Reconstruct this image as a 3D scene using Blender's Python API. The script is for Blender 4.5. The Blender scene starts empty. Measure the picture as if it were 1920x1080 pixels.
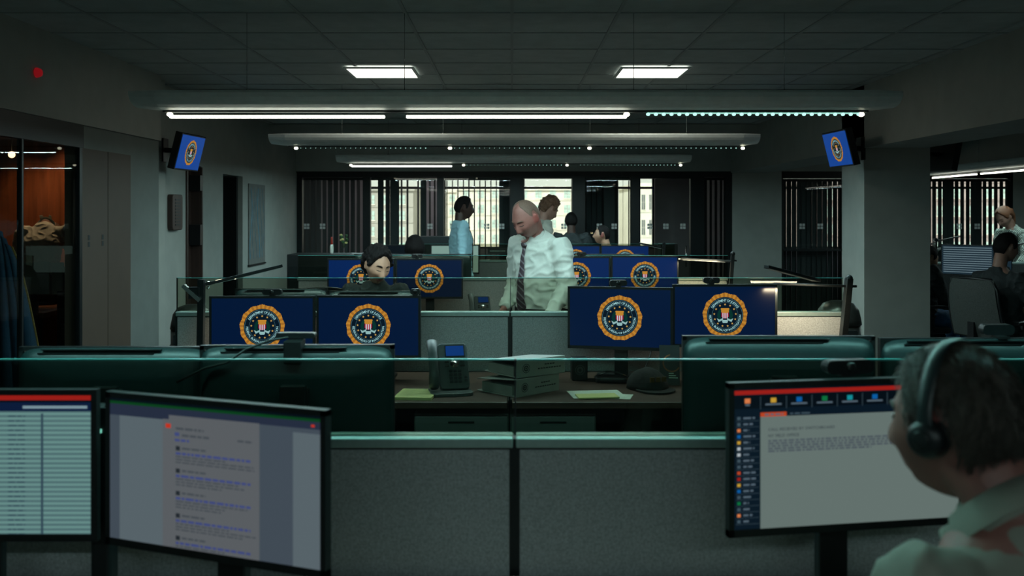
import bpy, bmesh, math, random
from mathutils import Vector, Matrix, Euler, noise
R = math.radians
sc = bpy.context.scene
C = sc.collection
random.seed(7)

# ------------------------------------------------------------------ camera, world, light, exposure
EYE = 1.56          # lens height above the floor
FPX = 1800.0        # focal length in pixels of the 1920 frame
cam_d = bpy.data.cameras.new('camera')
cam = bpy.data.objects.new('camera', cam_d); C.objects.link(cam)
cam.location = (0, 0, EYE); cam.rotation_euler = (R(90), 0, 0)
cam_d.sensor_width = 36; cam_d.lens = 36 * FPX / 1920
cam_d.shift_y = -140 / 1920
cam_d.clip_start = 0.05; cam_d.clip_end = 600
cam_d.dof.use_dof = True; cam_d.dof.focus_distance = 5.6; cam_d.dof.aperture_fstop = 4.0
sc.camera = cam

world = bpy.data.worlds.new('daylight'); sc.world = world; world.use_nodes = True
bg = world.node_tree.nodes['Background']
bg.inputs[0].default_value = (1.0, 1.0, 0.86, 1); bg.inputs[1].default_value = 1.05

sun_d = bpy.data.lights.new('sun', 'SUN'); sun_d.energy = 6.0; sun_d.color = (1, .97, .92); sun_d.angle = R(1)
sun = bpy.data.objects.new('sun', sun_d); C.objects.link(sun)
sun.rotation_euler = (R(48), 0, R(-25))      # shines away from the lens, onto the far facades

sc.view_settings.view_transform = 'Standard'; sc.view_settings.look = 'None'
sc.view_settings.exposure = 0.0; sc.view_settings.gamma = 1.0
try: sc.view_settings.use_curve_mapping = False
except Exception: pass
sc.cycles.transparent_max_bounces = 40
sc.cycles.max_bounces = 8
sc.cycles.sample_clamp_indirect = 4.0
sc.cycles.caustics_reflective = False; sc.cycles.caustics_refractive = False

PENDANT_COL = (.66, .98, 1.0)
NEAR_COL = (.40, 1.0, .92)
PENDANT_W = 22.0
WARM = (1, .82, .55)
def area(name, loc, rot, sx, sy, watts, col, spread=None):
    d = bpy.data.lights.new(name, 'AREA'); d.shape = 'RECTANGLE'; d.size = sx; d.size_y = sy; d.energy = watts; d.color = col
    if spread: d.spread = R(spread)
    o = bpy.data.objects.new(name, d); C.objects.link(o); o.location = loc; o.rotation_euler = rot
    return o

# ------------------------------------------------------------------ helpers
def P(px, py, D):
    return Vector(((px - 960) / FPX * D, D, EYE - (py - 400) / FPX * D))
def lin(*c):
    return tuple(((v / 255) / 12.92 if v / 255 <= .04045 else ((v / 255 + .055) / 1.055) ** 2.4) for v in c)
M = {}
def mat(name, col, rough=.6, metal=0.0, noise_s=0, noise_a=0.0, bump=0.0, emis=None, es=1.0, spec=.5, stretch=None):
    m = bpy.data.materials.new(name); m.use_nodes = True
    nt = m.node_tree; b = nt.nodes['Principled BSDF']
    b.inputs['Base Color'].default_value = (*col, 1); b.inputs['Roughness'].default_value = rough
    b.inputs['Metallic'].default_value = metal; b.inputs['Specular IOR Level'].default_value = spec
    if emis is not None:
        b.inputs['Emission Color'].default_value = (*emis, 1); b.inputs['Emission Strength'].default_value = es
    if noise_s:
        tc = nt.nodes.new('ShaderNodeTexCoord'); n = nt.nodes.new('ShaderNodeTexNoise')
        n.inputs['Scale'].default_value = noise_s; n.inputs['Detail'].default_value = 4
        if stretch:
            mp = nt.nodes.new('ShaderNodeMapping'); mp.inputs['Scale'].default_value = stretch
            nt.links.new(tc.outputs['Object'], mp.inputs[0]); nt.links.new(mp.outputs[0], n.inputs['Vector'])
        else:
            nt.links.new(tc.outputs['Object'], n.inputs['Vector'])
        if noise_a:
            r = nt.nodes.new('ShaderNodeValToRGB')
            r.color_ramp.elements[0].position = .3; r.color_ramp.elements[1].position = .7
            r.color_ramp.elements[0].color = (*[max(0, c * (1 - noise_a)) for c in col], 1)
            r.color_ramp.elements[1].color = (*[min(1, c * (1 + noise_a)) for c in col], 1)
            nt.links.new(n.outputs['Fac'], r.inputs[0]); nt.links.new(r.outputs[0], b.inputs['Base Color'])
        if bump:
            bp = nt.nodes.new('ShaderNodeBump'); bp.inputs['Strength'].default_value = bump; bp.inputs['Distance'].default_value = .01
            nt.links.new(n.outputs['Fac'], bp.inputs['Height']); nt.links.new(bp.outputs[0], b.inputs['Normal'])
    M[name] = m; return m
def emi(name, col, s=1.0):
    "a surface that gives off light by itself (a lit pixel area of a screen, a lamp)"
    return mat(name, (0, 0, 0), rough=.35, emis=col, es=s, spec=.25)
def glass(name, tint, refl=1.0, rough=.015):
    m = bpy.data.materials.new(name); m.use_nodes = True; nt = m.node_tree; nt.nodes.clear()
    out = nt.nodes.new('ShaderNodeOutputMaterial'); mix = nt.nodes.new('ShaderNodeMixShader')
    tr = nt.nodes.new('ShaderNodeBsdfTransparent'); gl = nt.nodes.new('ShaderNodeBsdfGlossy')
    tr.inputs[0].default_value = (*tint, 1); gl.inputs['Roughness'].default_value = rough
    fr = nt.nodes.new('ShaderNodeFresnel'); fr.inputs[0].default_value = 1.45
    ge = nt.nodes.new('ShaderNodeNewGeometry'); inv = nt.nodes.new('ShaderNodeMath'); inv.operation = 'SUBTRACT'
    inv.inputs[0].default_value = 1; nt.links.new(ge.outputs['Backfacing'], inv.inputs[1])
    mu = nt.nodes.new('ShaderNodeMath'); mu.operation = 'MULTIPLY'
    nt.links.new(fr.outputs[0], mu.inputs[0]); nt.links.new(inv.outputs[0], mu.inputs[1])
    m2 = nt.nodes.new('ShaderNodeMath'); m2.operation = 'MULTIPLY'; m2.inputs[1].default_value = refl
    nt.links.new(mu.outputs[0], m2.inputs[0])
    nt.links.new(m2.outputs[0], mix.inputs[0]); nt.links.new(tr.outputs[0], mix.inputs[1]); nt.links.new(gl.outputs[0], mix.inputs[2])
    nt.links.new(mix.outputs[0], out.inputs[0]); M[name] = m; return m

class MB:
    "collects geometry, builds ONE mesh object"
    def __init__(s): s.v = []; s.f = []; s.m = []; s.mats = []; s.smooth = []
    def mi(s, m):
        m = M[m] if isinstance(m, str) else m
        if m not in s.mats: s.mats.append(m)
        return s.mats.index(m)
    def add(s, vs, fs, m, mx=None, smooth=False):
        o = len(s.v); k = s.mi(m)
        for v in vs:
            v = Vector(v); s.v.append(mx @ v if mx else v)
        for f in fs: s.f.append([o + i for i in f]); s.m.append(k); s.smooth.append(smooth)
        return s
    def box(s, lo, hi, m, mx=None):
        x0, y0, z0 = lo; x1, y1, z1 = hi
        return s.add([(x0,y0,z0),(x1,y0,z0),(x1,y1,z0),(x0,y1,z0),(x0,y0,z1),(x1,y0,z1),(x1,y1,z1),(x0,y1,z1)],
                     [(0,3,2,1),(4,5,6,7),(0,1,5,4),(1,2,6,5),(2,3,7,6),(3,0,4,7)], m, mx)
    def rbox(s, lo, hi, r, m, mx=None, n=3, axis='y'):
        "box with rounded corners in the plane across the axis"
        ax = 'xyz'.index(axis); a, b = [i for i in range(3) if i != ax]
        pts = []
        for cx, cy, st in ((hi[a]-r, hi[b]-r, 0), (lo[a]+r, hi[b]-r, 90), (lo[a]+r, lo[b]+r, 180), (hi[a]-r, lo[b]+r, 270)):
            for k in range(n + 1):
                t = R(st + 90 * k / n); pts.append((cx + r * math.cos(t), cy + r * math.sin(t)))
        return s.prism(pts, lo[ax], hi[ax], m, axis, mx)
    def prism(s, pts, t0, t1, m, axis='y', mx=None, smooth=False):
        ax = 'xyz'.index(axis); a, b = [i for i in range(3) if i != ax]
        vs = []
        for t in (t0, t1):
            for p in pts:
                v = [0, 0, 0]; v[a] = p[0]; v[b] = p[1]; v[ax] = t; vs.append(v)
        n = len(pts)
        fs = [list(range(n)), list(range(2 * n - 1, n - 1, -1))]
        o = len(s.v); s.add(vs, fs, m, mx)
        k = s.mi(m)
        for i in range(n):
            j = (i + 1) % n; s.f.append([o + i, o + n + i, o + n + j, o + j]); s.m.append(k); s.smooth.append(smooth)
        return s
    def loft(s, pts, radii, m, side=Vector((1, 0, 0)), n=14, mx=None, cap=.5, smooth=True):
        pts = [Vector(p) for p in pts]; vs = []; fs = []
        L = len(pts)
        for i, p in enumerate(pts):
            t = (pts[min(i + 1, L - 1)] - pts[max(i - 1, 0)]).normalized()
            u = side - t * side.dot(t)
            if u.length < 1e-4: u = Vector((0, 1, 0)) - t * t.y
            u.normalize(); w = t.cross(u)
            r = radii[i]; ru, rv = (r, r) if not isinstance(r, tuple) else r
            for k in range(n):
                a = 2 * math.pi * k / n
                vs.append(p + u * (ru * math.cos(a)) + w * (rv * math.sin(a)))
        for i in range(L - 1):
            for k in range(n):
                a, b = i * n + k, i * n + (k + 1) % n
                fs.append([a, b, b + n, a + n])
        if cap is not None:
            for i, sg in ((0, -1), (L - 1, 1)):
                r = radii[i]; rm = min(r) if isinstance(r, tuple) else r
                t = (pts[i] - pts[i - 1 if i else 1]).normalized()
                vs.append(pts[i] + t * rm * cap); c = len(vs) - 1
                for k in range(n):
                    a, b = i * n + k, i * n + (k + 1) % n
                    fs.append([b, a, c] if i == 0 else [a, b, c])
        return s.add(vs, fs, m, mx, smooth)
    def tube(s, a, b, r, m, n=12, r2=None, mx=None):
        a = Vector(a); b = Vector(b)
        side = Vector((1, 0, 0)) if abs((b - a).normalized().x) < .9 else Vector((0, 1, 0))
        return s.loft([a, b], [r, r if r2 is None else r2], m, side, n, mx, cap=0.0, smooth=True)
    def bar(s, a, b, w, h, m, up=Vector((0, 0, 1))):
        "square bar from a to b"
        a = Vector(a); b = Vector(b); t = (b - a).normalized(); u = t.cross(up)
        if u.length < 1e-3: u = Vector((1, 0, 0))
        u.normalize(); v = u.cross(t)
        vs = [q + u * (sx * w / 2) + v * (sy * h / 2) for q in (a, b) for sx, sy in ((-1,-1),(1,-1),(1,1),(-1,1))]
        return s.add(vs, [(0,1,2,3),(7,6,5,4),(0,4,5,1),(1,5,6,2),(2,6,7,3),(3,7,4,0)], m)
    def lathe(s, prof, m, c=(0, 0, 0), n=24, mx=None, smooth=True):
        vs = []; fs = []
        for r, z in prof:
            for k in range(n):
                a = 2 * math.pi * k / n; vs.append((c[0] + r * math.cos(a), c[1] + r * math.sin(a), c[2] + z))
        for i in range(len(prof) - 1):
            for k in range(n):
                a, b = i * n + k, i * n + (k + 1) % n; fs.append([a, b, b + n, a + n])
        fs.append(list(range(n))[::-1]); fs.append([(len(prof) - 1) * n + k for k in range(n)])
        return s.add(vs, fs, m, mx, smooth)
    def ball(s, c, r, m, n=14, mx=None):
        rx, ry, rz = r if isinstance(r, tuple) else (r, r, r)
        vs = []; fs = []
        for i in range(1, n):
            t = math.pi * i / n
            for k in range(2 * n):
                a = math.pi * k / n; vs.append((c[0] + rx * math.sin(t) * math.cos(a), c[1] + ry * math.sin(t) * math.sin(a), c[2] + rz * math.cos(t)))
        w = 2 * n
        for i in range(n - 2):
            for k in range(w):
                a, b = i * w + k, i * w + (k + 1) % w; fs.append([a, a + w, b + w, b])
        vs += [(c[0], c[1], c[2] + rz), (c[0], c[1], c[2] - rz)]; t_, b_ = len(vs) - 2, len(vs) - 1
        for k in range(w):
            fs.append([t_, k, (k + 1) % w]); o = (n - 2) * w; fs.append([b_, o + (k + 1) % w, o + k])
        return s.add(vs, fs, m, mx, True)
    def mesh(s, name):
        me = bpy.data.meshes.new(name)
        me.from_pydata([tuple(v) for v in s.v], [], s.f)
        for m in s.mats: me.materials.append(m)
        me.polygons.foreach_set('material_index', s.m); me.polygons.foreach_set('use_smooth', s.smooth)
        me.update(); return me
    def build(s, name, parent=None, bev=0.0, kind=None, fixn=True):
        me = s.mesh(name)
        if fixn:
            bm = bmesh.new(); bm.from_mesh(me); bmesh.ops.recalc_face_normals(bm, faces=bm.faces); bm.to_mesh(me); bm.free()
        o = bpy.data.objects.new(name, me); C.objects.link(o)
        if parent: o.parent = parent
        if bev:
            b = o.modifiers.new('bevel', 'BEVEL'); b.width = bev; b.segments = 2; b.limit_method = 'ANGLE'; b.angle_limit = R(40)
        if kind: o['kind'] = kind
        return o
def thing(name, label, cat, loc=(0, 0, 0), rz=0, group=None):
    o = bpy.data.objects.new(name, None); C.objects.link(o); o.empty_display_size = .1
    o.location = loc; o.rotation_euler = (0, 0, rz); tag(o, label, cat, group); return o
def tag(o, label, cat, group=None):
    o['label'] = label; o['category'] = cat
    if group: o['group'] = group
    return o
def struct(name, mb, bev=0):
    return mb.build(name, bev=bev, kind='structure')
def sroot(name, loc=(0, 0, 0)):
    o = bpy.data.objects.new(name, None); C.objects.link(o); o.location = loc; o['kind'] = 'structure'; return o
def copy_tree(o, parent=None):
    c = o.copy(); C.objects.link(c)
    if parent: c.parent = parent
    for ch in list(o.children): copy_tree(ch, c)
    return c

# ------------------------------------------------------------------ materials
mat('wall_paint', (.32, .37, .36), .8, noise_s=6, noise_a=.06, bump=.05)
mat('wall_pier', (.35, .38, .35), .8, noise_s=6, noise_a=.06, bump=.05)
mat('ceiling_paint', (.42, .48, .47), .85, noise_s=8, noise_a=.08)
mat('ceiling_grid', (.34, .38, .38), .7)
mat('carpet', (.085, .095, .10), .95, noise_s=120, noise_a=.4, bump=.4)
mat('wall_left_paint', (.16, .19, .18), .8, noise_s=6, noise_a=.06, bump=.05)  # darker copy of wall_pier: shade put into the colour of the over-lit left wall
mat('tan_panel', (.078, .056, .040), .6, noise_s=4, noise_a=.08)
mat('dark_frame', (.006, .010, .011), .4, .2, noise_s=20, noise_a=.1)
mat('door_brown', (.05, .028, .022), .5, noise_s=3, noise_a=.3, stretch=(8, 8, .6))
mat('wood_wall', (.26, .085, .035), .45, noise_s=3, noise_a=.35, stretch=(6, 6, .5))
mat('desk_wood', (.075, .042, .032), .42, noise_s=4, noise_a=.3, stretch=(.6, 9, 9))
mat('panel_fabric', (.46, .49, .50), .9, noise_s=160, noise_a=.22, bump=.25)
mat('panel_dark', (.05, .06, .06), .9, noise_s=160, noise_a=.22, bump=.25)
mat('cap_metal', (.42, .55, .52), .38, .55, noise_s=60, noise_a=.05)
mat('edge_glass', (.10, .42, .40), .25, .0, noise_s=10, noise_a=.1)
mat('black_plastic', (.008, .010, .011), .38, noise_s=40, noise_a=.2)
mat('bezel_black', (.006, .009, .010), .45, noise_s=40, noise_a=.2)
mat('back_shell', (.010, .026, .028), .38, .1, noise_s=60, noise_a=.1, bump=.03)
mat('chrome', (.5, .52, .5), .2, 1, noise_s=10, noise_a=.05)
mat('dark_metal', (.05, .055, .055), .32, .7, noise_s=30, noise_a=.1)
mat('bin_steel', (.06, .065, .06), .3, .6, noise_s=30, noise_a=.15)
mat('lamp_grey', (.025, .03, .032), .35, .5, noise_s=30, noise_a=.1)
mat('fixture_white', (.70, .78, .76), .5, .1, noise_s=20, noise_a=.05)
mat('paper', (.62, .68, .60), .8, noise_s=20, noise_a=.05)
mat('note_yellow', (.62, .62, .26), .8, noise_s=20, noise_a=.05)
mat('binder_white', (.30, .32, .30), .5, noise_s=20, noise_a=.08)
mat('ink', (.03, .035, .035), .7, noise_s=20, noise_a=.05)
mat('pedestal_grey', (.13, .16, .155), .5, .2, noise_s=30, noise_a=.05)
mat('mesh_grey', (.055, .065, .06), .7, noise_s=200, noise_a=.4)
mat('phone_grey', (.065, .085, .085), .45, noise_s=40, noise_a=.1)
mat('brick_tan', (.70, .65, .56), .9, noise_s=.25, noise_a=.12)
mat('stone_white', (.72, .70, .60), .9, noise_s=.3, noise_a=.1)
mat('stone_grey', (.40, .38, .34), .9, noise_s=.3, noise_a=.15)
mat('brick_pink', (.36, .29, .28), .9, noise_s=.3, noise_a=.2)
mat('pane_pale', (.42, .55, .50), .3, noise_s=2, noise_a=.3)
mat('pane_dark', (.12, .14, .14), .2, noise_s=2, noise_a=.3)
mat('office_lilac', (.28, .255, .275), .85, noise_s=5, noise_a=.05)
mat('decal_white', (.6, .62, .6), .6, noise_s=20, noise_a=.05)
mat('slat', (.028, .036, .038), .7, noise_s=30, noise_a=.1)
mat('flag_blue', (.01, .05, .10), .85, noise_s=30, noise_a=.15)
mat('fringe_gold', (.20, .13, .03), .7, noise_s=80, noise_a=.4)
mat('gold', (.16, .10, .03), .5, .6, noise_s=20, noise_a=.1)
mat('leaf_green', (.03, .09, .03), .6, noise_s=30, noise_a=.3)
mat('flower_yellow', (.6, .55, .2), .6, noise_s=30, noise_a=.3)
mat('red_plastic', (.5, .05, .03), .4, noise_s=30, noise_a=.1)
mat('wire_orange', (.4, .12, .03), .5, noise_s=30, noise_a=.1)
mat('black_cloth', (.008, .009, .009), .9, noise_s=60, noise_a=.3, bump=.3)
mat('blue_cloth', (.02, .10, .22), .7, noise_s=30, noise_a=.1)
mat('map_blue', (.05, .22, .32), .7, noise_s=12, noise_a=.3)
mat('poster_paper', (.17, .18, .17), .8, noise_s=12, noise_a=.1)
mat('cream_board', (.30, .26, .21), .8, noise_s=12, noise_a=.06)
glass('partition_glass', (.69, .71, .64), refl=.5)
glass('dark_glass', (.56, .58, .53), refl=.5)
glass('clear_glass', (.93, .96, .95), refl=1.0)
glass('office_glass', (.84, .86, .84), refl=.6)
emi('tube_lit', (1.0, 1.0, .84), 6.0)
emi('spot_lit', (1.0, .97, .72), 5.0)
emi('dot_lit', (.42, .85, .72), .9)
emi('dot_bright', (.50, 1.0, .85), 1.3)
emi('troffer_lit', (1.0, .97, .86), 3.0)
emi('warm_bulb', (1.0, .62, .30), 4.0)
emi('led_green', lin(130, 225, 200), 1)
emi('red_lamp', (.16, .004, .006), 1.0)
emi('scr_navy', lin(2, 21, 52)); emi('scr_blue', lin(2, 33, 84)); emi('scr_tv', lin(14, 62, 140))
emi('sl_gold', lin(184, 128, 46)); emi('sl_orange', lin(156, 102, 36)); emi('sl_navy', lin(4, 20, 34)); emi('sl_ring', lin(70, 110, 120))
emi('sl_text', lin(150, 196, 200)); emi('sl_star', lin(190, 150, 80)); emi('sl_red', lin(160, 40, 60)); emi('sl_white', lin(190, 195, 205))
emi('sl_green', lin(4, 48, 42)); emi('sl_ribbon', lin(140, 178, 178))
emi('lcd_blue', lin(10, 50, 110))
emi('ui_red', lin(150, 28, 22)); emi('ui_dark', lin(8, 22, 34)); emi('ui_darker', lin(4, 12, 20)); emi('ui_page', lin(98, 112, 108))
emi('ui_page2', lin(86, 98, 104)); emi('ui_text', lin(52, 60, 66)); emi('ui_greytext', lin(74, 84, 90)); emi('ui_orange', lin(180, 66, 34))
emi('ui_line', lin(60, 78, 88)); emi('ui_icon_o', lin(210, 120, 70)); emi('ui_icon_y', lin(190, 150, 50)); emi('ui_icon_b', lin(10, 90, 160))
emi('ui_icon_g', lin(10, 110, 60)); emi('ui_icon_t', lin(20, 140, 150)); emi('ui_label', lin(80, 96, 108)); emi('ui_whiteicon', lin(170, 180, 185))
emi('doc_page', lin(88, 92, 96)); emi('doc_side', lin(64, 74, 84)); emi('doc_bar', lin(36, 44, 62)); emi('doc_green', lin(8, 60, 26))
emi('doc_blue', lin(60, 70, 120)); emi('doc_red', lin(190, 50, 30)); emi('doc_grey', lin(66, 72, 78)); emi('doc_dark', lin(34, 40, 46))
emi('tab_light', lin(100, 138, 134)); emi('tab_dark', lin(76, 106, 108)); emi('tab_mark', lin(48, 70, 82)); emi('tab_bar', lin(10, 26, 56)); emi('tab_field', lin(120, 145, 155))
emi('far_screen', lin(92, 110, 118)); emi('far_screen_dim', lin(24, 40, 50)); emi('pale_screen', lin(120, 150, 140))
# ------------------------------------------------------------------ the room
ZC = EYE + 1.13      # ceiling
ZB = EYE + .575      # underside of the long beams and heads of the glazing
YW = 13.6            # far glazed wall
YX = 16.6            # outer window wall
def Z(py, D): return EYE - (py - 400) / FPX * D
def X(px, D): return (px - 960) / FPX * D
struct('floor', MB().box((-8, -2.6, -.1), (9.6, YX + .3, 0), 'carpet'))
cb = MB(); cb.box((-8, -2.6, ZC), (9.6, YX + .3, ZC + .15), 'ceiling_paint')
for i in range(-9, 14): cb.box((i * .6 - .01, -2.5, ZC - .006), (i * .6 + .01, YX, ZC), 'ceiling_grid')
for j in range(-4, 28): cb.box((-7.8, j * .6 - .01, ZC - .006), (9.4, j * .6 + .01, ZC - .001), 'ceiling_grid')
struct('ceiling', cb)
struct('wall_back', MB().box((-8, -2.6, 0), (9.6, -2.5, ZC), 'wall_paint'))
struct('wall_right', MB().box((9.4, -2.5, 0), (9.6, YX + .3, ZC), 'wall_paint'))
# far wall: header, piers
fw = MB(); T = YW + .12
fw.box((-3.06, YW, ZB + .02), (3.12, T, ZC), 'wall_pier')
fw.box((-3.62, YW, 0), (-3.06, T, ZC), 'wall_pier')
fw.box((3.12, YW, 0), (3.82, T, ZC), 'wall_pier'); fw.box((3.82, YW, ZB + .02), (7.10, T, ZC), 'wall_pier')
fw.box((4.74, YW, 0), (5.92, T, ZB + .02), 'wall_pier'); fw.box((7.10, YW, 0), (9.4, T, ZC), 'wall_pier')
struct('wall_far', fw)
# beams and columns
b = MB(); b.box((3.10, -2.5, ZB), (3.64, YW, ZC), 'wall_pier'); struct('trim_1', b)
b = MB(); b.box((-3.6, -2.5, ZB + .02), (-2.88, 7.88, ZC), 'wall_pier'); b.box((-3.6, 7.88, ZB), (-3.06, YW, ZC), 'wall_pier'); struct('trim_2', b)
b = MB(); b.box((3.10, 8.45, 0), (3.68, 9.02, ZC - .001), 'wall_pier'); struct('wall_column_right', b)
b = MB(); b.box((-3.5, 7.88, 0), (-2.97, 8.22, ZC - .001), 'wall_pier'); struct('wall_column_left', b)
b = MB(); b.box((-3.1, 8.75, ZC - .06), (3.1, 8.95, ZC - .007), 'wall_pier'); b.box((-3.1, 12.1, ZC - .16), (3.1, 12.3, ZC - .007), 'wall_pier'); struct('trim_3', b)
# left wall beyond the column (openings: brown door, dark doorway)
lw = MB(); XL = -3.05
lw.box((XL - .25, 8.22, 0), (XL, 8.97, ZB), 'wall_pier'); lw.box((XL - .25, 9.43, 0), (XL, 10.13, ZB), 'wall_pier')
lw.box((XL - .25, 8.97, Z(310, 9.2)), (XL, 9.43, ZB), 'wall_pier'); lw.box((XL - .25, 10.13, Z(328, 10.4)), (XL, 10.87, ZB), 'wall_pier')
lw.box((XL - .25, 10.87, 0), (XL, YW, ZB), 'wall_pier'); struct('wall_left', lw)
d = sroot('door_1')
MB().box((XL - .14, 8.98, .005), (XL - .09, 9.42, Z(312, 9.2)), 'door_brown').build('door_leaf', d)
MB().box((XL - .09, 8.97, 0), (XL + .015, 9.0, Z(312, 9.2)), 'door_brown').box((XL - .09, 9.40, 0), (XL + .015, 9.43, Z(312, 9.2)), 'door_brown').build('door_frame', d)
hb = MB(); hb.box((XL - .085, 9.33, 1.25), (XL + .02, 9.41, 1.45), 'black_plastic'); hb.box((XL - .085, 9.33, 1.78), (XL + .02, 9.41, 1.93), 'black_plastic'); hb.build('hinge', d)
MB().box((XL - .088, 9.0, 1.70), (XL - .075, 9.25, 1.715), 'dark_metal').box((XL - .088, 9.0, 1.66), (XL - .075, 9.25, 1.675), 'dark_metal').build('handle', d)
# side room behind the dark doorway, with its narrow outer window slit
sr = MB()
sr.box((-8, 9.9, 0), (-3.3, 10.0, ZC), 'wall_paint'); sr.box((-5.2, 10.0, 0), (-5.1, YW, ZC), 'wall_paint')
sx0, sx1 = X(423.2, YW), X(426.8, YW); zt, zb_ = Z(365, YW), Z(449, YW)
sr.box((-5.1, YW, 0), (sx0, T, ZC), 'wall_paint'); sr.box((sx1, YW, 0), (-3.62, T, ZC), 'wall_paint')
sr.box((sx0, YW, zt), (sx1, T, ZC), 'wall_paint'); sr.box((sx0, YW, 0), (sx1, T, zb_), 'wall_paint'); struct('wall_side_room', sr)
d = sroot('door_2')
MB().box((XL - .2, 10.80, 0), (XL - .05, 10.86, Z(330, 10.4)), 'dark_frame').box((XL - .95, 10.74, 0), (XL - .2, 10.79, Z(330, 10.4)), 'dark_frame').build('door_leaf', d)
MB().box((XL - .2, 10.14, 0), (XL - .02, 10.19, Z(330, 10.4)), 'dark_frame').build('door_frame', d)
o = MB().box((-4.06, 12.9, .5), (-3.93, 12.98, 1.08), 'blue_cloth').build('side_room_screen', bev=.01); tag(o, 'blue panel seen low through the dark doorway in the left wall', 'panel')
for t in (MB().box((-4.03, 12.92, 0), (-3.96, 12.96, .5), 'dark_metal'),): q = t.build('foot', o)
# outer window wall
ow = MB()
opens = [(-2.52, -1.50), (-1.18, -.13), (.19, 1.06), (1.80, 2.46), (3.28, 3.72), (4.62, 5.80), (7.15, 8.70)]
sill, head = Z(466, YX), Z(331, YX) + .0
ow.box((-8, YX, 0), (9.6, YX + .2, sill), 'office_lilac'); ow.box((-8, YX, head), (9.6, YX + .2, ZC), 'office_lilac')
xs = [-8] + [v for o_ in opens for v in o_] + [9.6]
for i in range(0, len(xs), 2): ow.box((xs[i], YX, sill), (xs[i + 1], YX + .2, head), 'office_lilac')
struct('wall_outer', ow)
n = 20
for a, b_ in opens:
    w = sroot('window_%d' % n); n += 1
    fr = MB(); f = .03
    fr.box((a, YX + .02, sill), (a + f, YX + .1, head), 'dark_frame').box((b_ - f, YX + .02, sill), (b_, YX + .1, head), 'dark_frame')
    zt = Z(352, YX); fr.box((a, YX + .02, zt - .02), (b_, YX + .1, zt + .02), 'dark_frame')
    fr.box((a, YX + .02, sill), (b_, YX + .1, sill + .03), 'dark_frame').box((a, YX + .02, head - .02), (b_, YX + .1, head), 'dark_frame')
    if a == 1.80: fr.box((2.08, YX + .02, sill), (2.2, YX + .1, head), 'dark_frame')
    fr.build('window_frame', w)
    MB().box((a + f, YX + .05, sill + .03), (b_ - f, YX + .058, head - .02), 'clear_glass').build('pane', w)
b = MB(); b.box((-8, YW + .12, 0), (-7.9, YX, ZC), 'office_lilac')
b.box((3.95 - .8, T, 0), (3.95 - .72, YX, ZC), 'office_lilac')                                    # wall between offices
b.box((-1.50, 16.2, 0), (-1.2, YX, ZC), 'office_lilac')
struct('wall_inner_office', b)
# dark sliding wall that closes the view between the doors
b = MB(); b.box((X(1085, 15), 15.0, 0), (X(1157, 15), 15.08, ZC), 'dark_frame'); b.box((X(945, 15.5), 15.5, 0), (X(981, 15.5), 15.6, ZC), 'dark_frame')
b.box((X(1228, 15.4), 15.4, 0), (X(1296, 15.4), 15.45, ZC), 'office_lilac'); b.box((X(552, 15.8), 15.8, 0), (X(600, 15.8), 15.9, ZC), 'panel_dark'); struct('wall_between_offices', b)
area('office_lamp', (-1.0, 15.2, ZC - .1), (0, 0, 0), 3.5, .5, 20, (1, .93, .93))
area('office_lamp', (5.5, 15.2, ZC - .1), (0, 0, 0), 3.0, .5, 16, (.8, .9, 1))

# glazed far wall: dark frames, panes, vertical blinds, doors
def frame_bar(mb, x0, x1, z0, z1, y0=YW + .005, y1=YW + .11): mb.box((x0, y0, z0), (x1, y1, z1), 'dark_frame')
gf = MB(); zh = Z(332, YW); zdoor = Z(335, YW)
frame_bar(gf, -3.06, 3.12, zh, ZB + .02)
for a, b_ in ((553, 566), (680, 694), (819, 832), (956, 981), (1073, 1097), (1183, 1201), (1295, 1321), (1360, 1373)):
    frame_bar(gf, X(a, YW), X(b_, YW), 0, zh)
frame_bar(gf, X(981, YW), X(1073, YW), zdoor, zh); frame_bar(gf, X(1201, YW), X(1295, YW), zdoor, zh)
for a, b_ in ((566, 680), (694, 819), (832, 956), (1097, 1183), (1321, 1360)): frame_bar(gf, X(a, YW), X(b_, YW), 0, .12)
g = struct('window_1', gf)
def decals(px, root):
    x = X(px, YW); z = Z(425, YW); mb = MB(); s = .034; gp = .008
    for i in (0, 1):
        for j in (0, 1): mb.box((x - s + i * (s + gp), YW + .047, z - s + j * (s + gp)), (x + i * (s + gp), YW + .05, z + j * (s + gp)), 'decal_white')
    q = mb.build('decal', root); q['label'] = 'small frosted four-square sticker on the pane'
k = 2
def bay(a, b_, dec, zt=zh):
    global k
    w = sroot('window_%d' % k); k += 1
    MB().box((X(a, YW), YW + .052, .12), (X(b_, YW), YW + .06, zt), 'clear_glass').build('pane', w)
    for p in dec: decals(p, w)
bay(566, 680, (573, 603)); bay(694, 819, (805,)); bay(832, 956, (848, 912, 940)); bay(1097, 1183, (1124, 1152)); bay(1321, 1360, ())
def gdoor(idx, a, b_, dec):
    w = sroot('door_%d' % idx)
    MB().box((X(a, YW) + .005, YW + .052, .1), (X(b_, YW) - .005, YW + .06, zdoor), 'clear_glass').build('pane', w)
    MB().box((X(a, YW) + .003, YW + .03, .003), (X(b_, YW) - .003, YW + .08, .1), 'dark_metal').build('door_rail', w)
    MB().tube((X(b_, YW) - .06, YW + .02, .8), (X(b_, YW) - .06, YW + .02, 1.1), .012, 'chrome').build('handle', w)
    for p in dec: decals(p, w)
gdoor(3, 981, 1073, (1029, 1057)); gdoor(4, 1201, 1295, (1219, 1249, 1281))
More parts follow.
